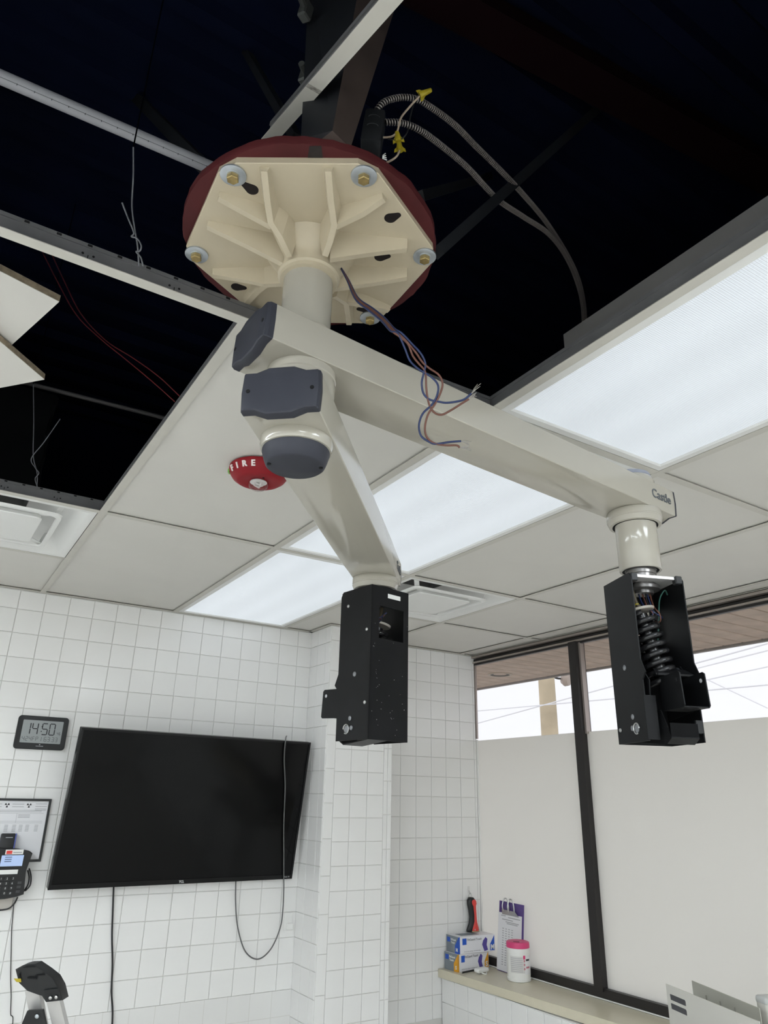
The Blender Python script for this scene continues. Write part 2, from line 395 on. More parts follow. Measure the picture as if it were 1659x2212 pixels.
for c in (-4, -2, 0, 2, 3):
    y1_ = {2: 3, 3: 4}.get(c, c+2)*T
    panel(GX[4], XW-.002, c*T, y1_ if c != 3 else YB-.002)
panel(XL+.002, GX[-3], YF, YB-.003); panel(GX[-3], XW-.004, YF, -4*T)

# ------------------------------------------------------------------ roof deck and plenum sides
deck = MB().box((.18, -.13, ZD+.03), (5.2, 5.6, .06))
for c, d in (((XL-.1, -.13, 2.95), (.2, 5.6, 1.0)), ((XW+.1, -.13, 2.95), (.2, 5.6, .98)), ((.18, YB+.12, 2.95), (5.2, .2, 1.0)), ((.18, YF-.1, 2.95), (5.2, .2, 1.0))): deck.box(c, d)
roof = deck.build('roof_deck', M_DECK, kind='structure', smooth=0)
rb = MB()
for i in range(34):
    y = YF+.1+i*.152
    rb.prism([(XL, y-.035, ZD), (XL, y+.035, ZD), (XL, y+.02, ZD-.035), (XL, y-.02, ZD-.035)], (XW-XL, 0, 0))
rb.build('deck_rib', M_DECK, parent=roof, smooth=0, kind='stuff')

# ------------------------------------------------------------------ troffer lights
def troffer(x0, x1, y0, y1, label, ml=M_LENS):
    cx, cy = (x0+x1)/2, (y0+y1)/2; hx, hy = (x1-x0)/2-.0135, (y1-y0)/2-.0135
    t = thing('ceiling_light', label, 'ceiling light', (cx, cy, CZ), group='recessed ceiling lights')
    z = CZ-.001; r = lambda dx, z_: [(cx-hx+dx, cy-hy+dx, z_), (cx+hx-dx, cy-hy+dx, z_), (cx+hx-dx, cy+hy-dx, z_), (cx-hx+dx, cy+hy-dx, z_)]
    MB().loft([r(0, z+.012), r(0, z), r(.020, z-.001), r(.023, z+.004), r(.023, z+.012), r(0, z+.012)], cap=False).build('door_frame', M_FRAMEW, t, smooth=0)
    MB().loft([r(.021, z+.0045), r(.021, z+.0075)]).build('lens', ml, t, smooth=0)
    hd = lambda dx, z_: [(cx-hx+dx, cy-hy+.16+dx, z_), (cx+hx-dx, cy-hy+.16+dx, z_), (cx+hx-dx, cy+hy-.16-dx, z_), (cx-hx+dx, cy+hy-.16-dx, z_)]
    MB().loft([r(.004, z+.012), r(.004, z+.045), hd(.03, z+.046), hd(.03, z+.115)]).build('housing', M_HOUSING, t, smooth=0)
    return t
troffer(GX[1], GX[2], -2*T, 0, 'lit ceiling light nearest the camera, at the right edge beside the open ceiling')
troffer(GX[1], GX[2], 0, 2*T, 'lit ceiling light in the middle, behind the two cream arms')
troffer(GX[1], GX[2], 2*T, YB-.012, 'lit ceiling light farthest away, touching the tiled wall above the television')
for k, (a, b, c, d) in enumerate(HID_FILL):
    troffer(GX[a], GX[b], c*T, d*T, ('added unseen fill light over the camera beside the right row', 'added unseen fill light in the far corner behind the camera', 'added unseen fill light left of the camera', 'added unseen fill light left of the open ceiling', 'added unseen fill light straight behind the camera')[k], M_LENS_FILL)

# ------------------------------------------------------------------ air diffusers
def diffuser(x0, x1, y0, y1, label):
    cx, cy = (x0+x1)/2, (y0+y1)/2; H = (x1-x0)/2-.014
    t = thing('air_diffuser', label, 'air vent', (cx, cy, CZ), group='square ceiling air diffusers')
    def sq(h, z, rr=.03, n=4):
        out = []
        for qx, qy, a0 in ((1, 1, 0), (-1, 1, 90), (-1, -1, 180), (1, -1, 270)):
            for k in range(n+1):
                a = math.radians(a0+90*k/n); out.append((cx+qx*(h-rr)+rr*math.cos(a), cy+qy*(h-rr)+rr*math.sin(a), CZ+z))
        return out
    def circ(r, z):
        return [(cx+r*math.cos(a), cy+r*math.sin(a), CZ+z) for a in [math.atan2(p[1]-cy, p[0]-cx) for p in sq(H, 0)]]
    MB().loft([sq(H, .006, .002), sq(H, -.001, .002), sq(H-.018, -.001, .004), sq(H-.026, .004, .01), sq(H-.075, .060, .05), circ(.146, .105), circ(.142, .105), circ(.148, .112), sq(H-.075, .067, .05), sq(H-.026, .010, .01)], cap=False).build('bowl', M_FRAMEW, t, smooth=50)
    MB().loft([circ(.143, .104), circ(.143, .46)], cap=False).build('duct_neck', M_DUCT, t)
    W_ = []
    for k in range(10):
        W_.append([(cx+(p[0]-cx)*q, cy+(p[1]-cy)*q, p[2]) for p in circ(.150, .108+.040*k) for q in (1+random.uniform(0, .10),)])
    MB().loft(W_, cap=False).build('plastic_wrap', M_FILMCLR, t, smooth=20)
    MB().loft([sq(.204, .001, .03), sq(.201, -.006, .03), sq(.187, -.007, .028), sq(.185, -.002, .028), sq(.199, .002, .03), sq(.204, .001, .03)], cap=False).build('louvre_ring', M_FRAMEW, t, smooth=30)
    MB().loft([sq(.143, .006, .02), sq(.147, -.006, .02), sq(.144, -.009, .02), sq(.118, -.011, .02)]).build('centre_plate', M_FRAMEW, t, smooth=30)
    for a in range(4):
        d = V((math.cos(a*math.pi/2+math.pi/4), math.sin(a*math.pi/2+math.pi/4), 0)); s = V((-d.y, d.x, 0)); c = V((cx, cy, CZ))
        P = [c+d*.10+V((0, 0, .002)), c+d*.20+V((0, 0, .006)), c+d*.262+V((0, 0, .004)), c+d*.290+V((0, 0, .062))]
        MB().loft([[p+s*.011, p-s*.011, p-s*.011+V((0, 0, .003)), p+s*.011+V((0, 0, .003))] for p in P]).build('strap', M_FRAMEW, t, smooth=0)
diffuser(GX[-1], GX[0], 2*T, 3*T, 'square white air diffuser at the left edge beside the open ceiling')
diffuser(GX[2], GX[3], 2*T, 3*T, 'square white air diffuser behind the black housing above the alcove')

# ------------------------------------------------------------------ window wall and outdoors
win = MB()
YM = 1.585; YE = -1.3
win.box((XW+.01, (YB+YE)/2, .778), (.06, YB-YE, .046))                     # bottom rail
win.box((XW+.03, (YB+YE)/2, 2.405), (.03, YB-YE, .03))
win.box((XW+.02, YE, 1.6), (.06, .05, 1.66))
window = win.build('window_1', M_WINBLK, kind='structure', smooth=0)
for y in (YM, .12): MB().box((XW+.005, y, 1.59), (.07, .052, 1.60)).build('mullion', M_WINBLK, window, smooth=0)
MB().box((XW-.012, (YB+YE)/2, 2.427), (.028, YB-YE, .012)).build('head_track', M_WINTRIM, window, smooth=0)
MB().box((XW+.004, (YB+YE)/2, 2.410), (.02, YB-YE, .010)).build('head_gap', M_WINBLK, window, smooth=0)
MB().box((XW-.002, (YB+YE)/2, 2.396), (.03, YB-YE, .009)).build('head_track', M_WINTRIM, window, smooth=0)
MB().box((XW+.004, (YB+YE)/2, 2.386), (.02, YB-YE, .012)).build('head_gap', M_WINBLK, window, smooth=0)
MB().box((XW-.014, (YB+YE)/2, .759), (.014, YB-YE, .010), bev=.003).build('caulk_line', M_WHITE, window, smooth=0)
MB().box((XW+.006, YM-.033, 2.15), (.03, .012, .47)).build('film_strip', M_WINTRIM, window, smooth=0)
MB().box((XW+.002, YB-.006, 1.36), (.012, .010, 1.14)).build('edge_strip', M_WHITE, window, smooth=0)
MB().box((XW+.002, YB-.006, 2.16), (.012, .012, .45)).build('edge_strip', M_WINTRIM, window, smooth=0)
ZF = 1.925
for y0, y1 in ((YM+.026, YB-.012), (.146, YM-.026), (YE+.02, .094)):
    MB().box((XW+.012, (y0+y1)/2, 1.59), (.005, y1-y0, 1.60)).build('pane', M_GLASS, window, smooth=0)
    MB().box((XW+.006, (y0+y1)/2, (.80+ZF)/2), (.002, y1-y0, ZF-.80)).build('frosted_film', M_FROST, window, smooth=0)
# wall beyond the end of the window
MB().box((XW+.05, (YE+YF)/2, 1.58), (.1, YE-YF, 1.72)).build('wall_window_end', M_PAINT, kind='structure', smooth=0)
# exterior
MB().box((14, 2, -.35), (40, 60, .1)).build('ground_outside', M_GROUND, kind='structure', smooth=0)
XS = 3.30; ZS = 2.40
soff = MB().box(((XW+.06+XS)/2, .6, ZS+.03), (XS-XW-.06, 6.2, .02)).build('soffit', mat('soffit_gap', (.05, .04, .03), .9), kind='structure', smooth=0)
M_PLANK = mat('soffit_plank', (.55, .43, .34), .7, noise=.15, nscale=9)
bmp = MB().box((0, 0, 0), (XS-XW-.075, .104, .016), bev=.003); pm = bmp.build('plank', M_PLANK, soff, smooth=0); pm.location = ((XW+.065+XS)/2, 3.6, ZS+.009)
for i in range(1, 53):
    c = pm.copy(); COL.objects.link(c); c.parent = soff; c.location = (pm.location.x, 3.6-.112*i, ZS+.009)
MB().box((XS+.012, .6, ZS+.07), (.024, 6.2, .16)).build('fascia', mat('fascia_grey', (.30, .27, .25), .6), soff, smooth=0)
c = at(1080, 1457, 'z', ZS)
dl = thing('recessed_downlight', 'unlit round recessed downlight in the wooden soffit outside the window', 'downlight', c)
MB().lathe([(.068, -.004), (.085, -.004), (.088, .001), (.066, .001), (.068, -.004)], c, seg=32, cap=False).build('trim_ring', mat('downlight_trim', (.45, .36, .26), .4), dl)
MB().lathe([(.067, .0005), (.060, .004), (.03, .006), (.001, .006)], c+V((0, 0, -.004)), seg=32, cap=False).build('baffle', mat('downlight_baffle', (.10, .09, .075), .6), dl)
p0, p1 = at(1181, 1480, 'x', 9), at(1184, 1587, 'x', 9)
MB().cyl((9, p0.y, -.3), (9, p0.y, 9), .16, .12, seg=16).build('utility_pole', M_POLE, origin=(9, p0.y, -.3), label='pale wooden utility pole outside beyond the window', cat='utility pole')
def wire3(name, pts, r, m, label, cat, n=6, seg=6, group=None):
    P = spline(pts, n); return MB().tube(P, r, seg).build(name, m, origin=P[0], smooth=60, label=label, cat=cat, group=group)
for k, (a, b, lb) in enumerate((((1040, 1535), (1240, 1517), 'overhead power line outside, lowest of those beside the pole'),
                                ((1040, 1560), (1240, 1505), 'overhead power line outside, crossing in front of the pole'))):
    pa, pb = at(*a, 'x', 8.6), at(*b, 'x', 8.6); d = pb-pa
    MB().tube([pa-d*1.5, pb+d*6], .010, 5).build('power_line', mat('outdoor_line', (.95, .95, .97), .8), origin=pa, smooth=0, label=lb, cat='cable')
for a, b, lb in (((1520, 1440), (1659, 1405), 'overhead power line outside, highest, right of the spring housing'), ((1500, 1455), (1659, 1530), 'overhead power line outside, sloping down at the right edge'),
                 ((1520, 1470), (1659, 1440), 'overhead power line outside, second highest, right of the spring housing')):
    pa, pb = at(*a, 'x', 14), at(*b, 'x', 14); d = pb-pa
    MB().tube([pa-d*.6, pb+d*1], .014, 5).build('power_line', mat('outdoor_line', (.95, .95, .97), .8), origin=pa, smooth=0, label=lb, cat='cable')
pa = at(1212, 1466, 'x', 10)
sl = thing('street_lamp', 'small street lamp head on a thin arm outside near the pole', 'street lamp', pa)
MB().tube(spline([at(1181, 1452, 'x', 9.0), at(1200, 1464, 'x', 9.6), pa]), .02, 6).build('arm', M_DARKSTEEL, sl)
MB().lathe([(.01, 0), (.09, .03), (.13, .10), (.10, .18), (.01, .2)], pa, axis=(.3, -.9, -.25), seg=14).build('lamp_head', mat('lamp_head_tan', (.5, .42, .36), .6), sl)

# ------------------------------------------------------------------ window ledge counter
CT = .755
MB().prism([(2.249, YB-.006, CT-.038), (2.249+.052*1.0, 1.32, CT-.038), (2.40, -1.0, CT-.038), (XW-.02, -1.0, CT-.038), (XW-.02, YB-.006, CT-.038)], (0, 0, .038)).build('counter', M_COUNTER, origin=(2.4, 1, CT-.04), smooth=0, label='beige laminate window ledge counter along the tiled wall', cat='counter')

# ------------------------------------------------------------------ ceiling mount of the light
AX, AY = .043, -.185; Z1, Z2 = 2.235, 2.1116; AXV = V((AX, AY, 0))
ZDISC = 2.50
frame_t = thing('steel_hanger_post', 'brown and black steel support frame above the red disc', 'steel frame', (AX, AY, ZDISC+.012))
def seg3(a, b, w_, h_, name, m, parent):
    a, b = V(a), V(b); d = (b-a).normalized(); s = d.cross(V((0, 0, 1))).normalized(); u = s.cross(d)
    return MB().loft([[p+s*x*w_/2+u*y*h_/2 for x, y in ((-1, -1), (1, -1), (1, 1), (-1, 1))] for p in (a, b)]).build(name, m, parent, smooth=0)
# flared post: angled brown plates and dark channel rising to the deck
pb = [at(650, 300, 'z', 2.515), at(690, 304, 'z', 2.515), at(757, 320, 'z', 2.515), at(718, 282, 'z', 2.515)]
pt = [at(668, -60, 'z', 3.25), at(797, -60, 'z', 3.25), at(878, -60, 'z', 3.25), at(800, -160, 'z', 3.25)]
MB().loft([[pb[0], pb[1], pb[3]], [pt[0], pt[1], pt[3]]]).build('channel', M_DARKSTEEL, frame_t, smooth=0)
MB().loft([[pb[1], pb[2], pb[3]], [pt[1], pt[2], pt[3]]]).build('post', M_BROWN, frame_t, smooth=0)
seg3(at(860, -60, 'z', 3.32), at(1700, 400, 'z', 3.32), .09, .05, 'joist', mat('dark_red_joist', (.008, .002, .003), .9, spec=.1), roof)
for i, (a, b, wd) in enumerate((((480, 20, 2.3), (640, 300, 1.36), .018), ((260, 175, 2.2), (455, 375, 1.42), .026), ((1425, 115, 2.4), (945, 545, 1.38), .022), ((1070, 378, 2.3), (905, 425, 1.5), .022))):
    seg3(dep(*a), dep(*b), wd, wd, 'brace', M_DARKSTEEL, frame_t)
for a in ((660, 25, 1.35), (662, 165, 1.30)):
    c = dep(*a); MB().box(c, (.022, .02, .035), Matrix.Rotation(.5, 3, 'Z')@Matrix.Rotation(.2, 3, 'X'), bev=.003).cyl(c+V((-.02, -.02, -.004)), c+V((.012, .012, .004)), .006, seg=8).build('beam_clamp', mat('clamp_steel', (.09, .095, .09), .5, metal=.5), frame_t)

mount = thing('ceiling_mount', 'cream cast mounting plate with column on a red steel disc', 'ceiling mount', (AX, AY, 2.06))
# slightly ragged flame-cut disc
n = 96; rr = [.2233+random.uniform(-.0012, .0012) for _ in range(n)]
ring = lambda r_, z: [(AX+(rr[i]+r_)*math.cos(2*math.pi*i/n), AY+(rr[i]+r_)*math.sin(2*math.pi*i/n), z) for i in range(n)]
MB().loft([ring(0, ZDISC), ring(.001, ZDISC+.004), ring(0, ZDISC+.016)]).build('steel_disc', M_OXIDE, mount, smooth=30, label='red oxide steel disc with rough edge')
b0 = V((AX, AY, 0))
MB().prism([at(x, y, 'z', ZDISC-.0003) for x, y in ((668, 316), (694, 315), (698, 345), (664, 347))], (0, 0, .0004)).build('scorch_mark', mat('scorch', (.018, .014, .013), .7, noise=.4, nscale=60), mount, smooth=0)
# casting: hexagonal base plate
ang = [27+60*k for k in range(6)]; ZP = 2.487
hexa = []
for k in range(6):
    a = math.radians(ang[k]); d = V((math.cos(a), math.sin(a), 0)); s = V((-d.y, d.x, 0))
    hexa += [b0+d*.219-s*.018, b0+d*.219+s*.018]
hx = lambda z, sc=1.0: [(AX+(p.x-AX)*sc, AY+(p.y-AY)*sc, z) for p in hexa]
plate = MB().loft([hx(ZDISC, .995), hx(ZP+.001, 1.0), hx(ZP, .993)]).build('mounting_plate', M_CAST, mount, smooth=20)
# ribs: each rib is a draughted wall that deepens towards the hub
def rib(pts, w0=.010, flare=.010):
    P = [at(px, py, 'z', z) for px, py, z in pts]; m = MB(); R = []
    for i, p in enumerate(P):
        d = P[min(i+1, len(P)-1)]-P[max(i-1, 0)]; d.z = 0; d.normalize(); s = V((-d.y, d.x, 0)); h = ZP+.0015-p.z
        a = w0/2; b = w0/2+flare*min(1, h/.05)+.001
        R.append([p+s*a, p-s*a, V((p.x-s.x*b, p.y-s.y*b, ZP+.0015)), V((p.x+s.x*b, p.y+s.y*b, ZP+.0015))])
    m.loft(R); return m.build('rib', M_CAST, plate, smooth=20)
zz = lambda X, Y: (380+X*.3737, 150+Y*.3737)
for pts in ([(510, 590, .478), (528, 760, .466), (548, 890, .455), (600, 970, .443), (655, 1085, .432)],
            [(245, 750, .478), (400, 835, .466), (548, 915, .455)],
            [(880, 590, .478), (895, 760, .466), (915, 900, .455), (890, 1000, .443), (862, 1080, .432)],
            [(1205, 755, .478), (1080, 840, .466), (925, 915, .455)],
            [(180, 915, .478), (400, 1020, .458), (615, 1130, .436)],
            [(1335, 1045, .470), (1130, 1070, .456), (890, 1105, .436)],
            [(1335, 1210, .470), (1130, 1245, .456), (915, 1275, .440)],
            [(215, 1195, .476), (400, 1225, .463), (515, 1250, .456), (625, 1245, .444)],
            [(410, 1355, .477), (470, 1290, .464), (520, 1250, .456)],
            [(1000, 1478, .472), (985, 1360, .462), (915, 1315, .450)],
            [(1230, 1400, .478), (1100, 1372, .468), (985, 1352, .462)]):
    rib([(*zz(x, y), 2+z) for x, y, z in pts])
MB().lathe([(.0435, 2.487), (.080, 2.4868), (.064, 2.462), (.055, 2.447), (.0545, 2.434), (.051, 2.431), (.0500, 2.424), (.0435, 2.423)], (AX, AY, 0), seg=56).build('collar', M_CAST, mount, smooth=40)
def keyhole(px, py, ang_, name='keyhole'):
    c = at(px, py, 'z', ZP-.0003); m = MB(); d = V((math.cos(ang_), math.sin(ang_), 0)); s = V((-d.y, d.x, 0)); P = []
    for k in range(13): t = math.radians(-120+240*k/12); P.append(c+(d*math.cos(t)+s*math.sin(t))*.0105)
    for k in range(7): t = math.radians(120+120*k/6); P.append(c-d*.014+(d*math.cos(t)+s*math.sin(t))*.0055)
    m.prism(P, (0, 0, .0016)); m.build(name, mat('keyhole_dark', (.010, .006, .006), .9), plate, smooth=0)
def kz(x, y): return zz(x, y)
for (x, y), a2 in (((440, 695), (380, 655)), ((1240, 860), (1290, 840)), ((1180, 1085), (1225, 1080)), ((350, 1258), (410, 1265)), ((1100, 1388), (1050, 1385))):
    c0, c1 = at(*zz(x, y), 'z', ZP), at(*zz(*a2), 'z', ZP); keyhole(*zz(x, y), math.atan2(c0.y-c1.y, c0.x-c1.x))
for k in range(6):
    a = math.radians(ang[k]); c = V((AX+.2045*math.cos(a), AY+.2045*math.sin(a), ZP))
    wsh = MB().lathe([(.0085, -.0003), (.0205, -.0003), (.0205, -.0032), (.0195, -.0037), (.0085, -.0037)], c, seg=32).build('washer', M_ZINC, mount)
    MB().lathe([(.001, -.0035), (.011, -.0035), (.011, -.005), (.001, -.005)], c, seg=24).build('lock_washer', M_ZINC, wsh)
    MB().lathe([(.0095, -.005), (.0098, -.0118), (.0085, -.013), (.001, -.013)], c, seg=6).build('bolt', M_BRASS, wsh, smooth=20)
MB().lathe([(.0432, 2.44), (.0432, 2.300), (.0425, 2.2985), (.040, 2.2985)], (AX, AY, 0), seg=56).build('column', M_CREAM, mount)
MB().lathe([(.049, 2.3115), (.050, 2.309), (.0505, 2.298), (.0505, 2.296)], (AX, AY, 0), seg=56).build('column_ring', M_CREAM, mount)
MB().lathe([(.052, 2.238), (.0570, 2.236), (.0575, 2.222), (.0560, 2.2205), (.0560, 2.216), (.0570, 2.214), (.0560, 2.190), (.053, 2.172)], (AX, AY, 0), seg=56).build('hub_ring', M_CREAM, mount)
MB().lathe([(.05, 2.118), (.0575, 2.1116), (.0580, 2.100), (.0565, 2.096), (.0560, 2.0935), (.051, 2.0925)], (AX, AY, 0), seg=56).build('hub_ring', M_CREAM, mount)
dome = MB().lathe([(.050, 2.0935), (.0535, 2.0925), (.0535, 2.089), (.0505, 2.078), (.0470, 2.069), (.0435, 2.0660), (.001, 2.0650)], (AX, AY, 0), seg=48).build('end_dome', M_GREYCAP, mount, smooth=40, label='slate grey round end cap')
for a in (2.9, -.6): MB().cyl((AX+.041*math.cos(a), AY+.041*math.sin(a), 2.0680), (AX+.041*math.cos(a), AY+.041*math.sin(a), 2.0645), .0032, seg=12).build('screw_hole', M_SLOT, dome)

# ------------------------------------------------------------------ arms
PROF = [(-.058, 0), (-.040, 0), (-.020, -.008), (.020, -.008), (.040, 0), (.058, 0), (.0595, .0015), (.0612, .033), (.0595, .0645), (.058, .066), (.040, .066), (.020, .074), (-.020, .074), (-.040, .066), (-.058, .066), (-.0595, .0645), (-.0612, .033), (-.0595, .0015)]
def arm(tip, z0, ztip, label, tail, head, ring_r, topcap):
    h0 = V((AX, AY, z0)); d = V((tip[0], tip[1], ztip))-h0; L = d.length; d.normalize(); nrm = V((-d.y, d.x, 0)).normalized(); up = d.cross(nrm)
    W = lambda s, n_, h: h0+d*s+nrm*n_+up*h
    t = thing('surgical_light_boom', label, 'light boom', h0)
    def sec(s, k=1.0, fl=1.0):
        out = []
        for n_, h in PROF:
            hh = h
            if h < 0: hh = h*fl
            if h > .066: hh = .066+(h-.066)*fl
            out.append(W(s, n_*k, .033+(hh-.033)*k))
        return out
    beam = MB().loft([sec(-tail), sec(-.07, fl=.2), sec(-.055, fl=0), sec(.055, fl=0), sec(.09, fl=.85), sec(L-.12, .985, .85), sec(L-.065, .97, 0), sec(L+.05, .96, 0), sec(L+head, .955, 1)]).build('beam', M_CREAM, t, smooth=25)
    cap = MB().loft([sec(-tail+.0005, 1.004), sec(-tail-.009, 1.0), sec(-tail-.014, .955), sec(-tail-.0155, .90)]).build('end_cap', M_GREYCAP, t, smooth=25, label='slate grey end cap by the column')
    for n_ in (-.049, .049): MB().cyl(W(-tail-.014, n_, .033), W(-tail-.0163, n_, .033), .0032, seg=12).build('screw_hole', M_SLOT, cap)
    MB().loft([sec(L+head-.0005, .958), sec(L+head+.006, .95), sec(L+head+.009, .90)]).build('end_cap', M_GREYCAP, t, smooth=25)
    c = W(L, 0, 0)
    MB().lathe([(ring_r*.97, .002), (ring_r, -.001), (ring_r, -.013), (ring_r*.985, -.014), (ring_r*.985, -.017), (ring_r, -.018), (ring_r*.93, -.029), (ring_r*.80, -.030)], c, seg=48).build('bearing_ring', M_CREAM, t)
    MB().lathe([(ring_r*.82, -.0295), (ring_r*.82, -.0305), (ring_r*.6, -.0306)], c, seg=40).build('bearing_gap', M_SLOT, t)
    if topcap:
        c2 = W(L, 0, .066)
        MB().lathe([(.052, 0), (.053, .010), (.049, .020), (.046, .022)], c2, seg=40).build('top_ring', M_CREAM, t)
        MB().lathe([(.046, .021), (.047, .024), (.045, .031), (.036, .036), (.001, .037)], c2, seg=40).build('top_cap', mat('blue_grey_cap', (.30, .32, .38), .35), t)
    tx, ty = d, up
    k = .956; sl = (.0625-.0595)*k; face = V((0, 0, 0))
    Mt = frame(W(L+head-.052, -.0592, .034), d, up, -nrm)
    text('lettering', 'Castle', .031, Mt, M_DARKTXT, t, depth=.0012, bold=.0004, label='dark lettering Castle', sx=.92)
    return t, W, L
TIP1 = V((.930, -.127, Z1-.027)); TIP2 = V((.554, .400, Z2))
arm1, W1, L1 = arm(TIP1, Z1, TIP1.z, 'upper cream arm reaching right, marked Castle, to the far spring housing', .086, .078, .0615, True)
arm2, W2, L2 = arm(TIP2, Z2, TIP2.z, 'lower cream arm pointing away between the ceiling lights to the near housing', .089, .068, .0595, False)

# ------------------------------------------------------------------ spring housings
def head(cx, cy, yaw, zt, zb, label, tube, flip, ext=0.0):
    t = thing('spring_housing', label, 'spring housing', (cx, cy, zb), yaw)
    u = V((math.cos(yaw), math.sin(yaw), 0)); v = V((-math.sin(yaw), math.cos(yaw), 0)); H = zt-zb; w_, d_ = .123, .120; th = .0026
    R3 = Matrix((u, v, V((0, 0, 1)))).transposed()
    W = lambda a, b, z: V((cx, cy, zb))+u*a+v*b+V((0, 0, z))
    bx = lambda m, a, b, z, sa, sb, sz, bev=0: m.box(W(a, b, z), (sa, sb, sz), R3, bev)
    # back sheet with a window cut-out: four strips
    m = MB(); y = d_/2-th/2
    a0, a1, z0, z1 = (-.045, .036, H*.645, H*.865) if flip else (-.036, .045, H*.645, H*.865)
    bx(m, 0, y, z0/2, w_, th, z0); bx(m, 0, y, (H+z1)/2, w_, th, H-z1)
    bx(m, (-w_/2+a0)/2, y, (z0+z1)/2, a0+w_/2, th, z1-z0); bx(m, (w_/2+a1)/2, y, (z0+z1)/2, w_/2-a1, th, z1-z0)
    m.build('back_sheet', M_BLACK, t, smooth=0)
    for s in (-1, 1):
        m = MB(); f = -d_/2
        # side sheet with a nick near the bottom front and a chamfered top corner
        P = [(d_/2, 0), (f, 0), (f, .075), (f, .118), (f-.013, .132), (f, .158), (f, H-.012), (f+.008, H), (d_/2, H)]
        m.prism([W(s*(w_/2-th/2)-th/2, b, z) for b, z in P], u*th)
        sd = m.build('side_sheet', M_BLACK, t, smooth=0)
        for b, z, r in ((.004, .152, .0058), (-.008, .050, .0055), (-.002, .028, .0055), (-.020, .026, .0085)):
            q = W(s*w_/2, b, z); MB().lathe([(r, 0), (r, .0012), (r*.6, .0026), (.0005, .003)], q, axis=u*s, seg=18).build('rivet', mat('rivet_grey', (.20, .205, .215), .45, metal=.4), sd)
        q = W(s*w_/2, -.020, .026); ringp = [q+u*s*.0018+(v*math.cos(a)+V((0, 0, 1))*math.sin(a))*.0105 for a in [math.radians(-60+300*k/20-60) for k in range(21)]]
        MB().tube(ringp, .0013, 6).build('retaining_clip', M_STEEL, sd)
        for b, z in (((.045, .083), (.045, .255), (-.03, H-.04)) if s > 0 else ((.048, .028),)):
            q = W(s*w_/2, b, z); MB().lathe([(.0042, 0), (.0038, .0016), (.0005, .0022)], q, axis=u*s, seg=14).build('screw', M_STEEL, sd)
        MB().box(W(s*(w_/2-.009), -d_/2+.008, H-.010), (.016, .016, .018), R3, .002).build('corner_lug', M_BLACKPL, t)
        MB().box(W(s*(w_/2-.008), -d_/2+.004, .030), (.015, .008, .026), R3, .001).build('bottom_lug', M_BLACKPL, t)
    MB().box(W(-w_/2+.010, -d_/2-.0015, .045), (.026, .0026, .085), R3).build('front_lip', M_BLACK, t, smooth=0)
    MB().box(W(0, 0, H-.006), (w_-.008, d_-.010, .006), R3).build('top_plate', M_ALU, t, smooth=0)
    MB().lathe([(.030, H-.009), (.030, H-.014), (.036, H-.015), (.036, H-.022), (.022, H-.024), (.022, H-.031), (.001, H-.031)], W(0, 0, 0), seg=32).build('bearing', mat('bearing_steel', (.16, .155, .15), .35, metal=.7), t)
    # shaft above the plate into the arm
    ztop = TIP1.z-zb-.029 if tube else TIP2.z-zb-.028
    MB().lathe([(.030, H-.004), (.030, H+.012), (.033, H+.013), (.033, ztop)], W(0, 0, 0), seg=32).build('shaft', mat('shaft_steel', (.30, .29, .28), .3, metal=.8), t)
    if tube:
        MB().lathe([(.0395, H+.024), (.0400, H+.0225), (.0445, H+.0225), (.0455, H+.024), (.0455, ztop), (.040, ztop)], W(0, 0, 0), seg=56).build('drop_tube', M_CREAM, t)
        MB().lathe([(.0398, H+.0236), (.034, H+.0236)], W(0, 0, 0), seg=40, cap=False).build('tube_gap', M_SLOT, t)
    else:
        for r_, z_ in ((.044, H+.0045), (.040, H+.006)):
            MB().lathe([(r_-.002, z_), (r_, z_), (r_, ztop+.001), (r_-.002, ztop+.001)], W(0, 0, 0), seg=40).build('bearing_race', mat('bearing_steel', (.16, .155, .15), .35, metal=.7) if r_ > .042 else M_BLACKPL, t)
    # compression spring leaning inside
    top, bot = W(-.021, -.012, H*.765), W(.006, -.026, H*.345); ax_ = (bot-top); Ls = ax_.length; ax_.normalize(); p = ax_.orthogonal().normalized(); q = ax_.cross(p)
    nt, N = 8.2, 200; path = []
    for i in range(N+1):
        f = i/N; a = f*nt*2*math.pi; path.append(top+ax_*(Ls*f)+(p*math.cos(a)+q*math.sin(a))*.0275)
    MB().tube(path, .0060, 8).build('spring', M_SPRING, t, smooth=60)
    MB().cyl(top, bot, .015, seg=16).build('spring_core', M_SPRING, t)
    MB().lathe([(.001, -.006), (.031, -.006), (.033, -.009), (.033, -.011), (.001, -.011)], top, axis=ax_, seg=32).build('spring_washer', mat('washer_tan', (.40, .37, .32), .5), t)
    rod = MB().cyl(top-ax_*.008, top-ax_*.055, .0048, seg=12); rod.cyl(top-ax_*.010, top-ax_*.022, .008, seg=6); rod.build('adjusting_rod', mat('rod_bronze', (.07, .055, .03), .5), t)
    MB().cyl(top-ax_*.0225, top-ax_*.0255, .0052, seg=12).build('paint_mark', M_YELLOW, t)
    for i, (m_, a, b) in enumerate(((M_BLUE, -.012, .030), (M_WBROWN, -.004, .006), (M_BLUE, .006, -.004), (M_WBROWN, .012, .022), (M_BLACKPL, .0, .016), (mat('green_wire', (.03, .10, .08), .5), .02, .048))):
        P = [W(a, -.002*i, H-.030), W(a+.002, -.012, H-.060), W((a+b)/2+.004, -.020, H-.078), W(b, -.012, H-.085-.003*i), W(b*.4, .02, H-.075), W(-.01+.006*i, .035, H-.055-.006*i)] if i < 5 else [W(.052, -.01, H-.030), W(.040, -.02, H-.024), W(.028, -.015, H-.045), W(.026, -.005, H-.090), W(.030, .02, H-.150)]
        MB().tube(spline(P, 6), .0016, 6).build('lead_wire', m_, t, smooth=60)
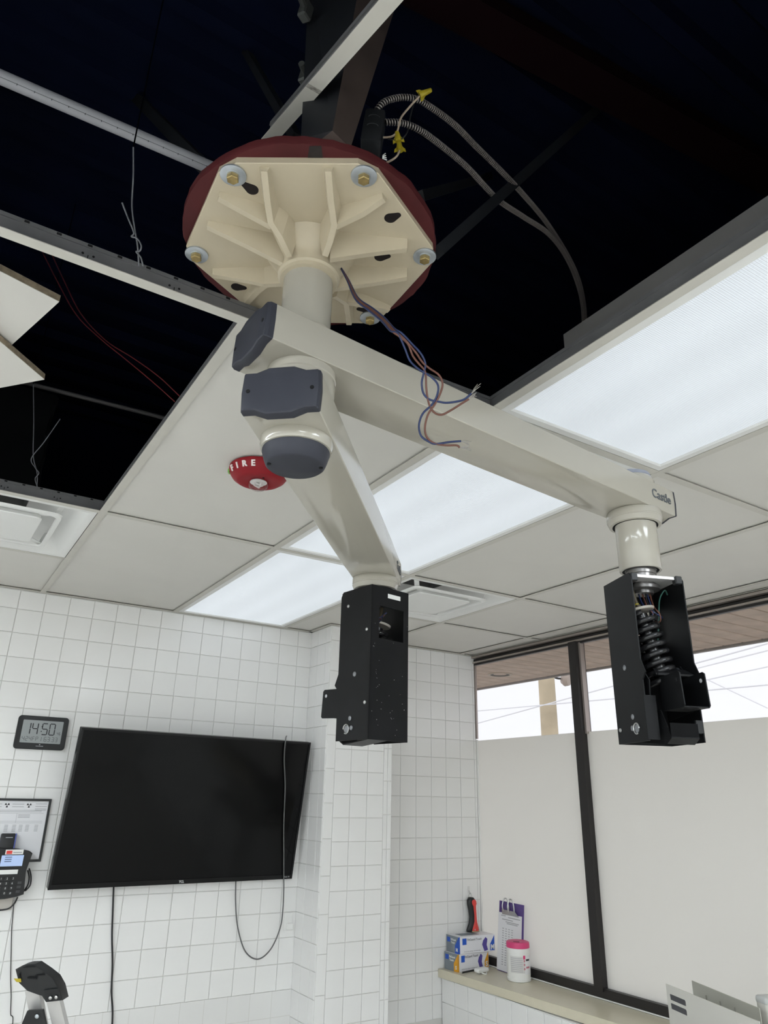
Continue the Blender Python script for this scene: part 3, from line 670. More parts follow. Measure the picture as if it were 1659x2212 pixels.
    # gusset plates and the yoke that carried the lamp arm
    for s in (-1, 1):
        MB().prism([W(s*.047-.0012, b, z) for b, z in ((.03, .150), (-.030, .155), (-.062, .118), (-.055, .06), (.03, .05))], u*.0024).build('gusset', M_BLACK, t, smooth=0)
        MB().lathe([(.013, 0), (.013, .004), (.010, .006), (.001, .006)], W(s*.044, -.022, .140), axis=-u*s, seg=24).build('pivot_pin', M_DARKSTEEL, t)
    yk = MB(); bx(yk, .014, -.052, .131, .080, .020, .004); yk.prism([W(-.030, -.060, .133), W(.058, -.060, .133), W(.050, -.040, .146), W(-.022, -.040, .146)], (0, 0, -.003)); yk.build('cross_plate', M_BLACK, t, smooth=0)
    for a in (-.014, .040):
        hole = []
        P = [(-.045, .060-ext*.2), (-.118-ext, .060), (-.122-ext, .064), (-.118-ext, .126), (-.112-ext, .130), (-.045, .126)]
        o = MB().prism([W(a-.0013, b, z) for b, z in P], u*.0026).build('yoke_plate', M_BLACK, t, smooth=0)
        for s in (-1, 1): MB().cyl(W(a+s*.0013, -.105-ext, .114), W(a+s*.0016, -.105-ext, .114), .0042, seg=14).build('hole', mat('hole_pale', (.5, .5, .52), .8) if a > 0 else M_SLOT, o)
    MB().box(W(.013, -.082, .061), (.056, .072, .0026), R3).build('yoke_floor', M_BLACK, t, smooth=0)
    for a in (.0, .026):
        MB().cyl(W(a, -.10, .0596), W(a, -.10, .0590), .005, seg=14).build('hole', M_SLOT, t)
    MB().loft([[W(-.030, b, z), W(.030, b, z), W(.030, b, z+.0026), W(-.030, b, z+.0026)] for b, z in ((.03, .004), (-.070, -.006), (-.088, .004), (-.088, .030))]).build('bottom_tray', M_BLACK, t, smooth=0)
    MB().prism([W(-.030, b, z) for b, z in ((.03, .004), (-.070, -.004), (-.088, .006), (-.060, .060), (.03, .060))], u*.0026).build('tray_side', M_BLACK, t, smooth=0)
    return t, W, H
h1, HW1, HH1 = head(.9275, -.1295, -.371, 2.047, 1.701, 'black spring housing at the right, open front showing coil spring and wires', True, False)
h2, HW2, HH2 = head(.554, .400, .158+math.pi, 2.075, 1.710, 'black spring housing at the centre, closed back with cut-out and white sticker', False, True, .028)
lab = MB(); 
u2 = V((math.cos(.158), math.sin(.158), 0)); v2 = V((-math.sin(.158), math.cos(.158), 0)); R2 = Matrix((u2, v2, V((0, 0, 1)))).transposed()
lab.box(V((.554, .400, 1.710))+u2*.012-v2*.0603+V((0, 0, HH2-.020)), (.042, .0008, .011), R2).build('sticker', M_WHITE, h2, smooth=0, label='small white sticker')
# paint chips on the closed back of the near housing
chips = MB()
for i in range(34):
    a, z = random.uniform(-.055, .058), random.uniform(.01, .30)
    if i > 22: a = random.uniform(-.055, -.03)
    chips.box(V((.554, .400, 1.710))+u2*a-v2*.0602+V((0, 0, z)), (random.uniform(.0006, .0016), .0005, random.uniform(.0006, .002)), R2@Matrix.Rotation(random.uniform(0, 3), 3, 'Y'))
chips.build('paint_chip', M_STEEL, h2, smooth=0, kind='stuff')

# ------------------------------------------------------------------ loose wires hanging from the mount
def wpath(pts, D0=1.265, D1=1.12):
    out = []; acc = 0
    for i, (x, y) in enumerate(pts):
        f = min(1, max(0, (y-578)/140)); out.append(dep(x, y, D0+(D1-D0)*f))
    return out
stem = [(735, 576), (752, 606), (771, 645), (801, 668), (828, 690), (848, 712)]
def hang(name, off, pts, m, label, strand):
    P = wpath([(x+off[0]*min(1, i/3), y+off[1]*min(1, i/3)) for i, (x, y) in enumerate(stem)]+pts)
    t = thing(name, label, 'wire', P[0], group='cut wires hanging from the mount')
    MB().tube(spline(P, 6), .0017, 7).build('insulation', m, t, smooth=60)
    e = P[-1]; g = MB()
    for k in range(9):
        q = dep(strand[0]+random.uniform(-6, 6), strand[1]+random.uniform(-6, 6), 1.12+random.uniform(-.004, .004))
        g.tube([e+V((random.uniform(-.0008, .0008), 0, random.uniform(-.0008, .0008))), (e+q)/2+V((0, 0, random.uniform(-.002, .002))), q], .00035, 4)
    g.build('bare_strands', M_STRAND, t, smooth=0, label='frayed bare metal strands')
hang('hanging_wire', (-4, 3), [(859, 720), (874, 751), (886, 780), (908, 800), (931, 814), (946, 832), (944, 854), (933, 874), (913, 894), (905, 919), (910, 942), (928, 955), (942, 959), (971, 955), (996, 953)], M_BLUE, 'blue wire of the lower loose pair, hanging over the upper arm', (1014, 959))
hang('hanging_wire', (0, 4), [(864, 728), (881, 743), (892, 769), (906, 787), (917, 800), (920, 814), (921, 839), (926, 870), (937, 890), (953, 896), (971, 888), (1000, 870), (1013, 862)], M_WBROWN, 'brown wire of the upper loose pair, hanging over the upper arm', (1026, 852))
hang('hanging_wire', (4, -2), [(868, 720), (890, 743), (910, 765), (919, 787), (915, 807), (911, 828), (915, 850), (928, 863), (949, 868), (968, 870), (1000, 864), (1018, 850)], M_BLUE, 'blue wire of the upper loose pair, ending highest', (1034, 834))
hang('hanging_wire', (2, 1), [(870, 729), (897, 760), (913, 783), (928, 796), (948, 810), (956, 828), (951, 850), (939, 874), (924, 897), (918, 924), (922, 944), (937, 957), (962, 962), (986, 962), (993, 967)], M_WBROWN, 'brown wire of the lower loose pair, ending lowest', (1012, 969))

# ------------------------------------------------------------------ plenum: junction box, armoured conduits, wire nuts
jc = dep(806, 290, 1.30)
jb = thing('junction_box', 'black metal junction box beside the red disc edge', 'junction box', jc)
Rj = Matrix.Rotation(-.56, 3, 'Z')@Matrix.Rotation(.1, 3, 'Y')
MB().box(jc, (.036, .045, .078), Rj, .004, 2).build('box_body', mat('junction_grey', (.035, .038, .042), .5, metal=.3), jb, smooth=30)
for z in (-.006, .016): MB().tube([jc+Rj@V((.010*math.cos(a), -.0228, z+.006*math.sin(a))) for a in [math.pi*k/10 for k in range(11)]], .0007, 5).build('knockout_ridge', mat('junction_ridge', (.08, .085, .09), .5), jb)
g = MB()
for k in range(4): g.cyl(dep(826, 336+k*2, 1.285), dep(833+k, 331+k*5, 1.285), .0012, seg=5)
g.build('tie_wire', M_STEEL, jb)
def conduit(pts, label):
    P = spline([dep(*p) for p in pts], 10); L = [0]
    for a, b in zip(P, P[1:]): L.append(L[-1]+(b-a).length)
    n = int(L[-1]/.02); Q = []; j = 0
    for i in range(n+1):
        s = L[-1]*i/n
        while j < len(L)-2 and L[j+1] < s: j += 1
        f = (s-L[j])/max(1e-9, L[j+1]-L[j]); Q.append(P[j].lerp(P[j+1], f))
    t = thing('armoured_conduit', label, 'conduit', Q[0], group='armoured conduits in the open ceiling')
    MB().tube(P, .0047, 8).build('inner_core', M_SLOT, t, smooth=60)
    H = []; a = None; pitch = .0050; n = int(L[-1]/pitch*9); j = 0
    for i in range(n+1):
        s_ = L[-1]*i/n
        while j < len(L)-2 and L[j+1] < s_: j += 1
        f = (s_-L[j])/max(1e-9, L[j+1]-L[j]); p = P[j].lerp(P[j+1], f); d = (P[min(j+2, len(P)-1)]-P[max(j-1, 0)]).normalized()
        if a is None: a = d.orthogonal().normalized()
        a = (a-d*a.dot(d)).normalized(); b = d.cross(a); th = 2*math.pi*i/9
        H.append(p+(a*math.cos(th)+b*math.sin(th))*.0052)
    MB().tube(H, .00125, 4).build('armour_spiral', M_BX, t, smooth=60)
conduit([(808, 248, 1.30), (828, 222, 1.30), (862, 211, 1.31), (895, 213, 1.32), (925, 228, 1.34), (980, 268, 1.40), (1030, 318, 1.48), (1085, 372, 1.56), (1130, 420, 1.64), (1180, 480, 1.78), (1225, 550, 1.95), (1250, 605, 2.08), (1262, 660, 2.2), (1265, 715, 2.3), (1265, 740, 2.35)], 'upper flexible armoured conduit arching from the junction box into the dark')
conduit([(832, 264, 1.29), (870, 266, 1.30), (910, 283, 1.32), (960, 320, 1.38), (1010, 362, 1.45), (1045, 400, 1.51), (1080, 435, 1.57), (1130, 468, 1.66), (1185, 505, 1.78), (1222, 553, 1.95), (1247, 610, 2.08), (1259, 665, 2.22), (1262, 740, 2.35)], 'lower flexible armoured conduit arching from the junction box into the dark')
def wnut(a, b, label):
    pa, pb = dep(*a), dep(*b); d = (pb-pa); L = d.length; d.normalize()
    t = thing('wire_connector', label, 'wire connector', pa, group='yellow wire connectors')
    MB().lathe([(.0058, 0), (.0060, .006), (.0052, .010), (.0038, L-.001), (.0030, L)], pa, axis=d, seg=14).build('cone', M_YELLOW, t)
    s = d.cross(_f).normalized()
    for q in (-1, 1): MB().prism([pa+s*q*.005, pa+s*q*.0105-d*.002, pa+s*q*.0095+d*.004, pa+s*q*.005+d*.009], _f*.0025).build('wing', M_YELLOW, t, smooth=0)
wnut((906, 206, 1.27), (932, 194, 1.27), 'upper yellow wire connector above the conduits')
wnut((861, 306, 1.27), (857, 284, 1.27), 'middle yellow wire connector beside the lower conduit')
wnut((864, 326, 1.27), (862, 306, 1.275), 'lowest yellow wire connector beside the junction box')
wire3('loose_wire', [dep(828, 297, 1.275), dep(846, 295, 1.27), dep(858, 284, 1.268), dep(866, 255, 1.265), dep(884, 232, 1.264), dep(906, 208, 1.265)], .0019, M_BEIGEW, 'beige wire rising from the junction box to the upper yellow connector', 'wire')
wire3('loose_wire', [dep(864, 322, 1.27), dep(858, 336, 1.268), dep(846, 346, 1.268), dep(828, 354, 1.28)], .0019, M_BEIGEW, 'beige wire curling from the lowest yellow connector to the red disc', 'wire')
wire3('loose_wire', [dep(838, 300, 1.272), dep(862, 303, 1.27), dep(880, 285, 1.268), dep(888, 245, 1.266), dep(898, 212, 1.266)], .0014, M_BLACKPL, 'thin black wire rising to the upper yellow connector', 'wire')

# loose painted tee crossing in front of the steel post
a, b = dep(577, 308, 1.30), dep(870, -28, .905)
a.z, b.z = a.z, b.z
lt, d, s, up = tee('loose_ceiling_tee', a, b)
lt['label'] = 'loose white ceiling tee slanting across the steel post at the top'; lt['category'] = 'ceiling tee'
c = a.lerp(b, .42)
MB().loft([[c+d*x+s*FW/2*1.001-up*.0003, c+d*x-s*FW/2*1.001-up*.0003, c+d*x-s*FW/2*1.001, c+d*x+s*FW/2*1.001] for x in (0, .010)]).build('scuff', mat('tee_scuff', (.30, .28, .25), .7, noise=.5, nscale=200), lt, smooth=0)

# displaced ceiling panels at the left edge
def loose_panel(P, label):
    P = [V(p) for p in P]; nrm = (P[1]-P[0]).cross(P[2]-P[1]).normalized()
    if nrm.z < 0: nrm = -nrm
    t = thing('loose_ceiling_panel', label, 'ceiling panel', P[0])
    MB().prism([p+nrm*.0012 for p in P], nrm*.014).build('panel_core', M_PEDGE, t, smooth=0)
    MB().prism(P, nrm*.0011).build('panel_face', M_PANEL, t, smooth=0)
    return t
a, b, c = at(128, 652, 'z', 2.487), at(0, 586, 'z', 2.487), at(18, 752, 'z', 2.49)
e1 = (b-a).normalized(); e2 = (c-a).normalized()
loose_panel([a, a+e1*.32, a+e1*.32+e2*.36, a+e2*.36], 'dislodged white ceiling panel at the left edge, the upper of two')
a, b, c = at(96, 820, 'z', 2.470), at(0, 738, 'z', 2.470), at(0, 838, 'z', 2.462)
e1 = (b-a).normalized(); e2 = (c-a).normalized()
loose_panel([a, a+e1*.30, a+e1*.30+e2*.34, a+e2*.34], 'dislodged white ceiling panel at the left edge, the lower of two')

# pipes and hanger wires in the plenum
pa = at(0, 166, 'z', 2.62); pb = at(445, 358, 'z', 2.62); d = (pb-pa)
pp = thing('plenum_pipe', 'pale pipe with printed tick marks crossing the dark plenum at upper left', 'pipe', pa)
MB().tube([pa-d*.8, pb+d*.25], .0115, 14).build('pipe_body', M_PVC, pp, smooth=60)
g = MB(); dn = d.normalized(); off = (CAM-pa.lerp(pb, .5)).normalized(); off = (off-dn*off.dot(dn)).normalized()*.0116
for k in range(16):
    c = pa.lerp(pb, k/13)+off; g.cyl(c+V((0, 0, -.0022)), c+V((0, 0, .0022)), .0006, seg=5)
g.cyl(pa+off, pb+off, .00035, seg=5)
g.build('printed_ticks', M_INK, pp, smooth=0)
pa = at(60, 828, 'z', 2.95); pb = at(352, 902, 'z', 2.95); d = pb-pa
MB().tube([pa-d*.8, pb+d*.6], .008, 10).build('plenum_pipe', mat('dull_pipe', (.13, .125, .125), .5), origin=pa, smooth=60, label='thin dull pipe in the dark plenum above the open cell at left', cat='pipe')
def hanger(px, label, D, x2):
    t = thing('hanger_wire', label, 'wire', dep(*px[-1], D)); P = spline([dep(x, y, D) for x, y in px], 8)
    MB().cyl(P[0], (P[0].x, P[0].y, ZD), .0012, seg=6).build('upper_wire', mat('shadow_black_wire', (.0015, .0018, .003), 1.0, spec=0.0), t)  # same wire coloured near-black, as if lost in the plenum's darkness
    MB().tube(P, .0013, 6).build('straight_wire', mat('hanger_steel', (.16, .165, .18), .45, metal=.5), t, smooth=60)
    MB().tube(spline([dep(x, y, D-.004) for x, y in x2], 8), .0013, 6).build('twisted_tail', mat('hanger_steel', (.16, .165, .18), .45, metal=.5), t, smooth=60)
hanger([(288, 318), (288, 380), (285, 445), (291, 495), (297, 530), (300, 574)], 'twisted hanger wire on the nearer long ceiling tee at left', 1.15, [(264, 438), (276, 470), (289, 502), (284, 511), (296, 515), (305, 530), (302, 542), (294, 544), (304, 556), (309, 575)])
hanger([(72, 830), (73, 910), (72, 985), (80, 1020), (80, 1052)], 'twisted hanger wire on the farther ceiling tee above the left vent', 2.12, [(130, 905), (95, 955), (68, 990), (76, 1010), (84, 1022), (76, 1034), (81, 1052)])
wire3('red_wire', [dep(92, 545, 2.3), dep(125, 610, 2.25), dep(165, 680, 2.2), dep(215, 730, 2.16), dep(270, 775, 2.13), dep(330, 825, 2.10), dep(378, 868, 2.08)], .0017, M_REDW, 'red wire in the dark plenum at left, the lower of the pair', 'wire')
wire3('red_wire', [dep(110, 545, 2.3), dep(140, 610, 2.25), dep(175, 678, 2.2), dep(228, 735, 2.16), dep(290, 775, 2.13), dep(345, 815, 2.10), dep(392, 860, 2.08)], .0017, M_REDW, 'red wire in the dark plenum at left, the upper of the pair', 'wire')

# ------------------------------------------------------------------ fire alarm
fc = at(561, 1014, 'z', CZ); fa = thing('fire_alarm', 'red round fire alarm strobe marked FIRE on the ceiling panel', 'fire alarm', (fc.x, fc.y, CZ-.052))
uf = V((math.cos(-YAW-.05), math.sin(-YAW-.05), 0)); vf = V((-uf.y, uf.x, 0))
def ell(r, z, k=0.80):
    out = []
    for i in range(48):
        a = 2*math.pi*i/48
        out.append(V((fc.x, fc.y, CZ-z))+(uf*math.cos(a)+vf*math.sin(a))*r)
    return out
body = MB().loft([ell(.084, .0), ell(.085, .006), ell(.081, .018), ell(.073, .030), ell(.062, .038), ell(.058, .0395), ell(.040, .0405), ell(.033, .038), ell(.01, .038)]).build('body', M_RED, fa, smooth=50)
MB().lathe([(.0285, -.037), (.0285, -.046), (.026, -.054), (.019, -.0605), (.009, -.063), (.0005, -.0635)], (fc.x, fc.y, CZ), seg=28, cap=False).build('clear_dome', M_CLEARDOME, fa, smooth=60)
MB().lathe([(.022, -.038), (.024, -.041), (.010, -.043), (.001, -.043)], (fc.x, fc.y, CZ), seg=24).box((fc.x-.004, fc.y, CZ-.049), (.022, .006, .012), Matrix.Rotation(.5, 3, 'Z')).box((fc.x+.006, fc.y-.006, CZ-.047), (.008, .012, .010), Matrix.Rotation(.2, 3, 'Z')).cyl((fc.x-.012, fc.y-.008, CZ-.049), (fc.x+.012, fc.y-.004, CZ-.049), .0025, seg=8).build('reflector', M_WHITE, fa)
MB().cyl(V((fc.x, fc.y, CZ-.039))+uf*.020-vf*.030, V((fc.x, fc.y, CZ-.0412))+uf*.020-vf*.030, .0028, seg=12).build('pilot_hole', M_SLOT, fa)
for k, ch in enumerate('FIRE'):
    a = math.radians(-142+k*17.5); ca, sa = math.cos(a), math.sin(a); rr_ = .0812
    d = (uf*ca+vf*sa).normalized(); tx = V((-d.y, d.x, 0)); p = V((fc.x, fc.y, CZ-.0190))+d*rr_
    nrm = (d*.90-V((0, 0, 1))*.43).normalized(); ty = nrm.cross(tx)
    text('lettering', ch, .0225, frame(p+nrm*.0008, tx, ty, nrm), M_LETTERW, fa, depth=.003, bold=.0009)
MB().box(V((fc.x, fc.y, CZ-.012))-uf*.083-vf*.012, (.004, .016, .010), Matrix.Rotation(-YAW, 3, 'Z')).build('label_patch', M_GREEN, fa, smooth=0)
MB().box(V((fc.x, fc.y, CZ-.010))-uf*.083+vf*.002, (.004, .012, .010), Matrix.Rotation(-YAW, 3, 'Z')).build('label_patch', M_WHITE, fa, smooth=0)

# ------------------------------------------------------------------ television
TVC = V((.792, 2.33, 1.528)); TY, TT, TW = .043, .182, 1.119; TH = TW*.572
tu = V((math.cos(TY), math.sin(TY), 0)); tn0 = V((math.sin(TY), -math.cos(TY), 0)); tup = math.cos(TT)*V((0, 0, 1))+math.sin(TT)*tn0; tn = tu.cross(tup)
RT = Matrix((tu, -tn, tup)).transposed()   # local x, depth(back), up
tv = thing('television', 'large black wall-mounted flat television tilted forward on the tiled wall', 'television', TVC-tup*TH/2-V((0, 0, .01)))
TVp = lambda a, b, dpt: TVC+tu*a+tup*b+tn*dpt
MB().box(TVp(0, 0, -.022), (TW, .036, TH), RT, .004, 2).build('body', M_BEZEL, tv)
g = MB(); o = lambda da, db0, db1, dpt: [TVp(-TW/2+da, -TH/2+db0, dpt), TVp(TW/2-da, -TH/2+db0, dpt), TVp(TW/2-da, TH/2-db1, dpt), TVp(-TW/2+da, TH/2-db1, dpt)]
g.loft([o(0, 0, 0, -.006), o(0, 0, 0, 0), o(.010, .020, .010, .0012), o(.010, .020, .010, -.003)], cap=False).build('bezel', M_BEZEL, tv, smooth=0)
MB().loft([o(.0095, .0195, .0095, -.0035), o(.0095, .0195, .0095, -.0022)]).build('screen', M_SCREEN, tv, smooth=0)
MB().box(TVp(0, -.06, -.050), (.70, .020, .30), RT, .01).build('back_cover', M_BLACKPL, tv)
text('logo', 'TCL', .013, frame(TVp(.0, -TH/2+.0095, .0012), tu, tup, tn), mat('logo_grey', (.5, .5, .5), .4), tv, bold=.0006)
text('logo', 'Roku TV', .008, frame(TVp(TW/2-.030, -TH/2+.010, .0012), tu, tup, tn), mat('logo_grey', (.5, .5, .5), .4), tv)
mt = MB().box((TVC.x, YB-.016, TVC.z-.02), (.46, .016, .10)); mt.box((TVC.x, YB-.035, TVC.z+.02), (.40, .05, .03)); mt.build('wall_bracket', M_DARKSTEEL, tv, smooth=0)
# cord thrown over the top edge of the TV, looping below it
def on_tv(px, py, off):
    d = ray(px, py); p0 = TVC+tn*off; return CAM+d*((p0-CAM).dot(tn)/d.dot(tn))
cord = [on_tv(619, 1590, -.02), on_tv(617, 1597, .004), on_tv(614, 1640, .007), on_tv(616, 1700, .007), on_tv(613, 1780, .006), on_tv(613, 1850, .006), on_tv(613, 1898, .008)]
yq = cord[-1].y
loop = [at(613, 1920, 'y', 2.40), at(611, 1965, 'y', 2.41), at(605, 2005, 'y', 2.415), at(585, 2050, 'y', 2.42), at(557, 2072, 'y', 2.425), at(530, 2055, 'y', 2.425), at(514, 2005, 'y', 2.425), at(509, 1950, 'y', 2.425), at(510, 1880, 'y', 2.43)]
MB().tube(spline(cord+loop, 8), .0030, 7).build('cable', M_GCABLE, origin=loop[4], smooth=60, label='thin grey cable draped over the right side of the television and looping below', cat='cable')
wl = [at(246, 1905, 'y', 2.42), at(244, 1960, 'y', 2.43), at(242, 2020, 'y', 2.432), at(243, 2080, 'y', 2.432), at(241, 2140, 'y', 2.432), at(241, 2230, 'y', 2.432)]
wl += [V((wl[-1].x, 2.432, .3)), V((wl[-1].x, 2.432, .02))]
MB().tube(spline(wl, 6), .0038, 7).build('cable', M_CABLE, origin=wl[-1], smooth=60, label='black power cord hanging straight down below the left of the television', cat='cable')
op = at(622, 1990, 'y', YB-.006)
MB().box(op, (.045, .006, .075), bev=.002).box(op+V((.008, -.006, -.022)), (.035, .012, .03), bev=.004).build('wall_plate', M_WHITE, origin=op, label='small white wall plate beside the cable loop under the television', cat='wall plate')

# ------------------------------------------------------------------ clock
k0 = V((.106, YB-.004, 1.822)); ck = thing('wall_clock', 'black digital wall clock showing 14:50 above the framed notice', 'clock', k0-V((0, 0, .069)))
CW, CH = .205, .138
def rrect(cx, cz, w_, h_, r, y, n=5):
    out = []
    for qx, qz, a0 in ((1, 1, 0), (-1, 1, 90), (-1, -1, 180), (1, -1, 270)):
        for k in range(n+1):
            a = math.radians(a0+90*k/n); out.append(V((cx+qx*(w_/2-r)+r*math.cos(a), y, cz+qz*(h_/2-r)+r*math.sin(a))))
    return out
yk_ = YB-.004
MB().loft([rrect(k0.x, k0.z, CW-.01, CH-.01, .010, yk_), rrect(k0.x, k0.z-.001, CW-.006, CH-.006, .012, yk_-.016)]).build('rear_case', M_WHITE, ck)
MB().loft([rrect(k0.x, k0.z, CW, CH, .014, yk_-.014), rrect(k0.x, k0.z, CW, CH, .014, yk_-.021), rrect(k0.x, k0.z, CW-.004, CH-.004, .013, yk_-.023), rrect(k0.x, k0.z+.004, CW-.042, CH-.044, .003, yk_-.022), rrect(k0.x, k0.z+.004, CW-.042, CH-.044, .003, yk_-.018)], cap=True).build('bezel', M_BLACKPL, ck, smooth=30)
zl = k0.z+.004; yl = yk_-.0226
MB().prism(rrect(k0.x, zl, CW-.042, CH-.044, .003, yl), (0, .001, 0)).build('lcd', M_LCD, ck, smooth=0)
SEG = {'0': 'abcdef', '1': 'bc', '2': 'abged', '3': 'abgcd', '4': 'fgbc', '5': 'afgcd', '6': 'afgecd', 'F': 'afge', 'R': 'abfge', 'I': 'bc'}
def seven(name, s, x, z, w_, h_, th, adv, m):
    g = MB()
    for ch in s:
        if ch == ' ': x += adv*.5; continue
        if ch in ':.':
            for q in ((-.22, .22) if ch == ':' else (-.45,)): g.box((x-adv*.12, yl-.0004, z+q*h_), (th, .0004, th))
            x += adv*.30; continue
        for c in SEG[ch]:
            hz = {'a': .5, 'g': 0, 'd': -.5}.get(c)
            if hz is not None: g.box((x, yl-.0004, z+hz*h_), (w_-th*.6, .0004, th))
            else:
                sx = -1 if c in 'fe' else 1; sz = 1 if c in 'fb' else -1
                g.box((x+sx*w_/2, yl-.0004, z+sz*h_*.25), (th, .0004, h_*.5-th*.5))
        x += adv
    g.build(name, m, ck, smooth=0)
seven('digits', '14:50', k0.x-.060, zl+.012, .021, .046, .0042, .030, M_INK)
seven('digits', '46', k0.x+.064, zl-.004, .005, .011, .0012, .0085, M_INK)
seven('digits', '424FRI 63.33', k0.x-.070, zl-.030, .0085, .017, .0018, .0135, mat('faint_ink', (.10, .11, .11), .6))
MB().box((k0.x, yk_-.0232, k0.z-.055), (.030, .0006, .002)).box((k0.x, yk_-.0232, k0.z-.049), (.004, .0006, .004)).build('maker_mark', M_GREYINK, ck, smooth=0)

# ------------------------------------------------------------------ framed notice
fx1, fz1, fz0 = .196, 1.556, 1.314; fx0 = fx1-.34
nt_ = thing('framed_notice', 'black framed printed notice with radiation symbols behind the telephone', 'notice', ((fx0+fx1)/2, YB-.005, fz0))
yy = YB-.005
g = MB(); q = lambda d_, y: [V((fx0+d_, y, fz0+d_)), V((fx1-d_, y, fz0+d_)), V((fx1-d_, y, fz1-d_)), V((fx0+d_, y, fz1-d_))]
g.loft([q(0, yy), q(0, yy-.012), q(.009, yy-.012), q(.009, yy-.005)], cap=False).build('frame', M_BLACKPL, nt_, smooth=0)
MB().prism(q(.008, yy-.004), (0, .003, 0)).build('paper', M_PAPER, nt_, smooth=0)
yi = yy-.0045
g = MB()
for cx in (.112, .028, -.056):
    z = 1.530
    for k in range(3):
        a = math.radians(30+120*k); P = [V((cx+r*math.cos(a+da), yi, z+r*math.sin(a+da))) for r, da in ((.0025, -.5), (.0095, -.5), (.0095, 0), (.0095, .5), (.0025, .5))]; g.prism(P, (0, .0004, 0))
    g.cyl((cx, yi, z), (cx, yi+.0004, z), .0016, seg=8)
g.build('radiation_symbol', M_INK, nt_, smooth=0)
g = MB()
for z in (1.536, 1.526, 1.516, 1.511): g.box((.16, yi, z), (.045, .0004, .0022))
for z in (1.534, 1.524): g.box((.070, yi, z), (.045, .0004, .0022)); g.box((-.014, yi, z), (.045, .0004, .0022))
for z in (1.510, 1.505): g.box((.03, yi, z), (.27, .0004, .0018))
for z in (1.499, 1.462, 1.468): g.box((.03, yi, z), (.29, .0004, .001))
g.box((.072, yi, 1.48), (.001, .0004, .036))
for z in (1.493, 1.488, 1.483): g.box((.10, yi, z), (.045, .0004, .002)); g.box((-.02, yi, z), (.04, .0004, .002))
for r in range(5):
    for c in (-.10, -.06, -.02, .005, .04, .07, .095, .12, .155): g.box((c, yi, 1.453-r*.0055), (.014, .0004, .0022))
g.build('printed_lines', M_GREYINK, nt_, smooth=0)

# ------------------------------------------------------------------ telephone
ph = thing('telephone', 'black wall desk phone with lit display below the framed notice', 'telephone', (.05, YB-.02, 1.18))
yw = YB-.005; tl = .16
def PH(x, z, o_=0):   # front face leans: top farther out
    y = yw-.055-(z-1.19)*.12-o_; return V((x, y, z))
pl = [(-.10, 1.352), (-.05, 1.366), (.03, 1.371), (.10, 1.366), (.139, 1.358), (.149, 1.350), (.138, 1.285), (.147, 1.200), (.125, 1.192), (.08, 1.186), (-.08, 1.182), (-.10, 1.19)]
MB().loft([[V((x, yw-.020, z)) for x, z in pl], [PH(x, z) for x, z in pl], [PH(.025+(x-.025)*.97, 1.275+(z-1.275)*.97, .005) for x, z in pl]]).build('body', M_BLACKPL, ph, smooth=30)
def phbox(name, x0, x1, z0, z1, m, o_=.0055, t_=.0015):
    return MB().loft([[PH(x0, z0, o_), PH(x1, z0, o_), PH(x1, z1, o_), PH(x0, z1, o_)], [PH(x0, z0, o_+t_), PH(x1, z0, o_+t_), PH(x1, z1, o_+t_), PH(x0, z1, o_+t_)]]).build(name, m, ph, smooth=0)
phbox('display', .037, .118, 1.305, 1.345, M_PHONELCD)
phbox('number_strip', -.06, .107, 1.276, 1.292, M_WHITE)
phbox('brand_strip', .047, .113, 1.348, 1.366, M_WHITE)
phbox('brand_mark', .051, .072, 1.350, 1.362, M_REDPL, .0072, .0006)
phbox('brand_text', .076, .108, 1.353, 1.357, M_GREYINK, .0072, .0006)
g = MB()
for zz_ in (1.337, 1.329, 1.321): g.loft([[PH(.050, zz_, .0073), PH(.075, zz_, .0073), PH(.075, zz_+.003, .0073), PH(.050, zz_+.003, .0073)], [PH(.050, zz_, .0076), PH(.075, zz_, .0076), PH(.075, zz_+.003, .0076), PH(.050, zz_+.003, .0076)]])
g.build('display_text', mat('display_ink', (.10, .14, .25), .6), ph, smooth=0)
keys = [str(k) for k in range(1, 10)]+['*', '0', '#']
for k, ch in enumerate(keys):
    x = .052+(k % 3)*.0215; z = 1.260-(k//3)*.0175
    kb = phbox('key', x-.008, x+.008, z-.006, z+.006, mat('key_black', (.022, .023, .024), .5), .0055, .0018)
    text('digit', ch, .011, frame(PH(x, z, .0078), V((1, 0, 0)), V((0, -.12, 1)).normalized(), V((0, -1, -.12)).normalized()), mat('key_white', (.6, .6, .6), .5), kb, depth=.0004)
for z in (1.243, 1.228, 1.211): phbox('side_key', .115, .129, z-.004, z+.005, mat('key_grey', (.06, .06, .065), .5), .0055, .0018)
hs = MB().loft([rrect(-.045, 1.30, .055, .22, .02, yw-.10), rrect(-.045, 1.30, .060, .225, .02, yw-.075), rrect(-.045, 1.30, .05, .2, .02, yw-.06)]); hs.build('handset', M_BLACKPL, ph)
ha = at(22, 1838, 'y', yw-.03)
hst = thing('cordless_handset', 'dark blue-edged slim device standing behind the telephone', 'handset', (.055, yw-.03, 1.34))
MB().box((.052, yw-.026, 1.385), (.054, .020, .075), Matrix.Rotation(-.1, 3, 'X'), .004, 2).build('body', M_BLACKPL, hst)
MB().box((.081, yw-.026, 1.385), (.005, .018, .074), Matrix.Rotation(-.1, 3, 'X'), .001).build('blue_side', mat('blue_side', (.12, .14, .42), .5), hst)
MB().box((.056, yw-.0385, 1.408), (.026, .001, .003), Matrix.Rotation(-.1, 3, 'X')).build('label_strip', M_GREYINK, hst, smooth=0)
g = spline([at(63, 1876, 'y', yw-.035), at(67, 1893, 'y', yw-.03), at(65, 1912, 'y', yw-.03), at(54, 1925, 'y', yw-.03)], 6); MB().tube(g, .003, 7).build('cord', M_CABLE, ph)
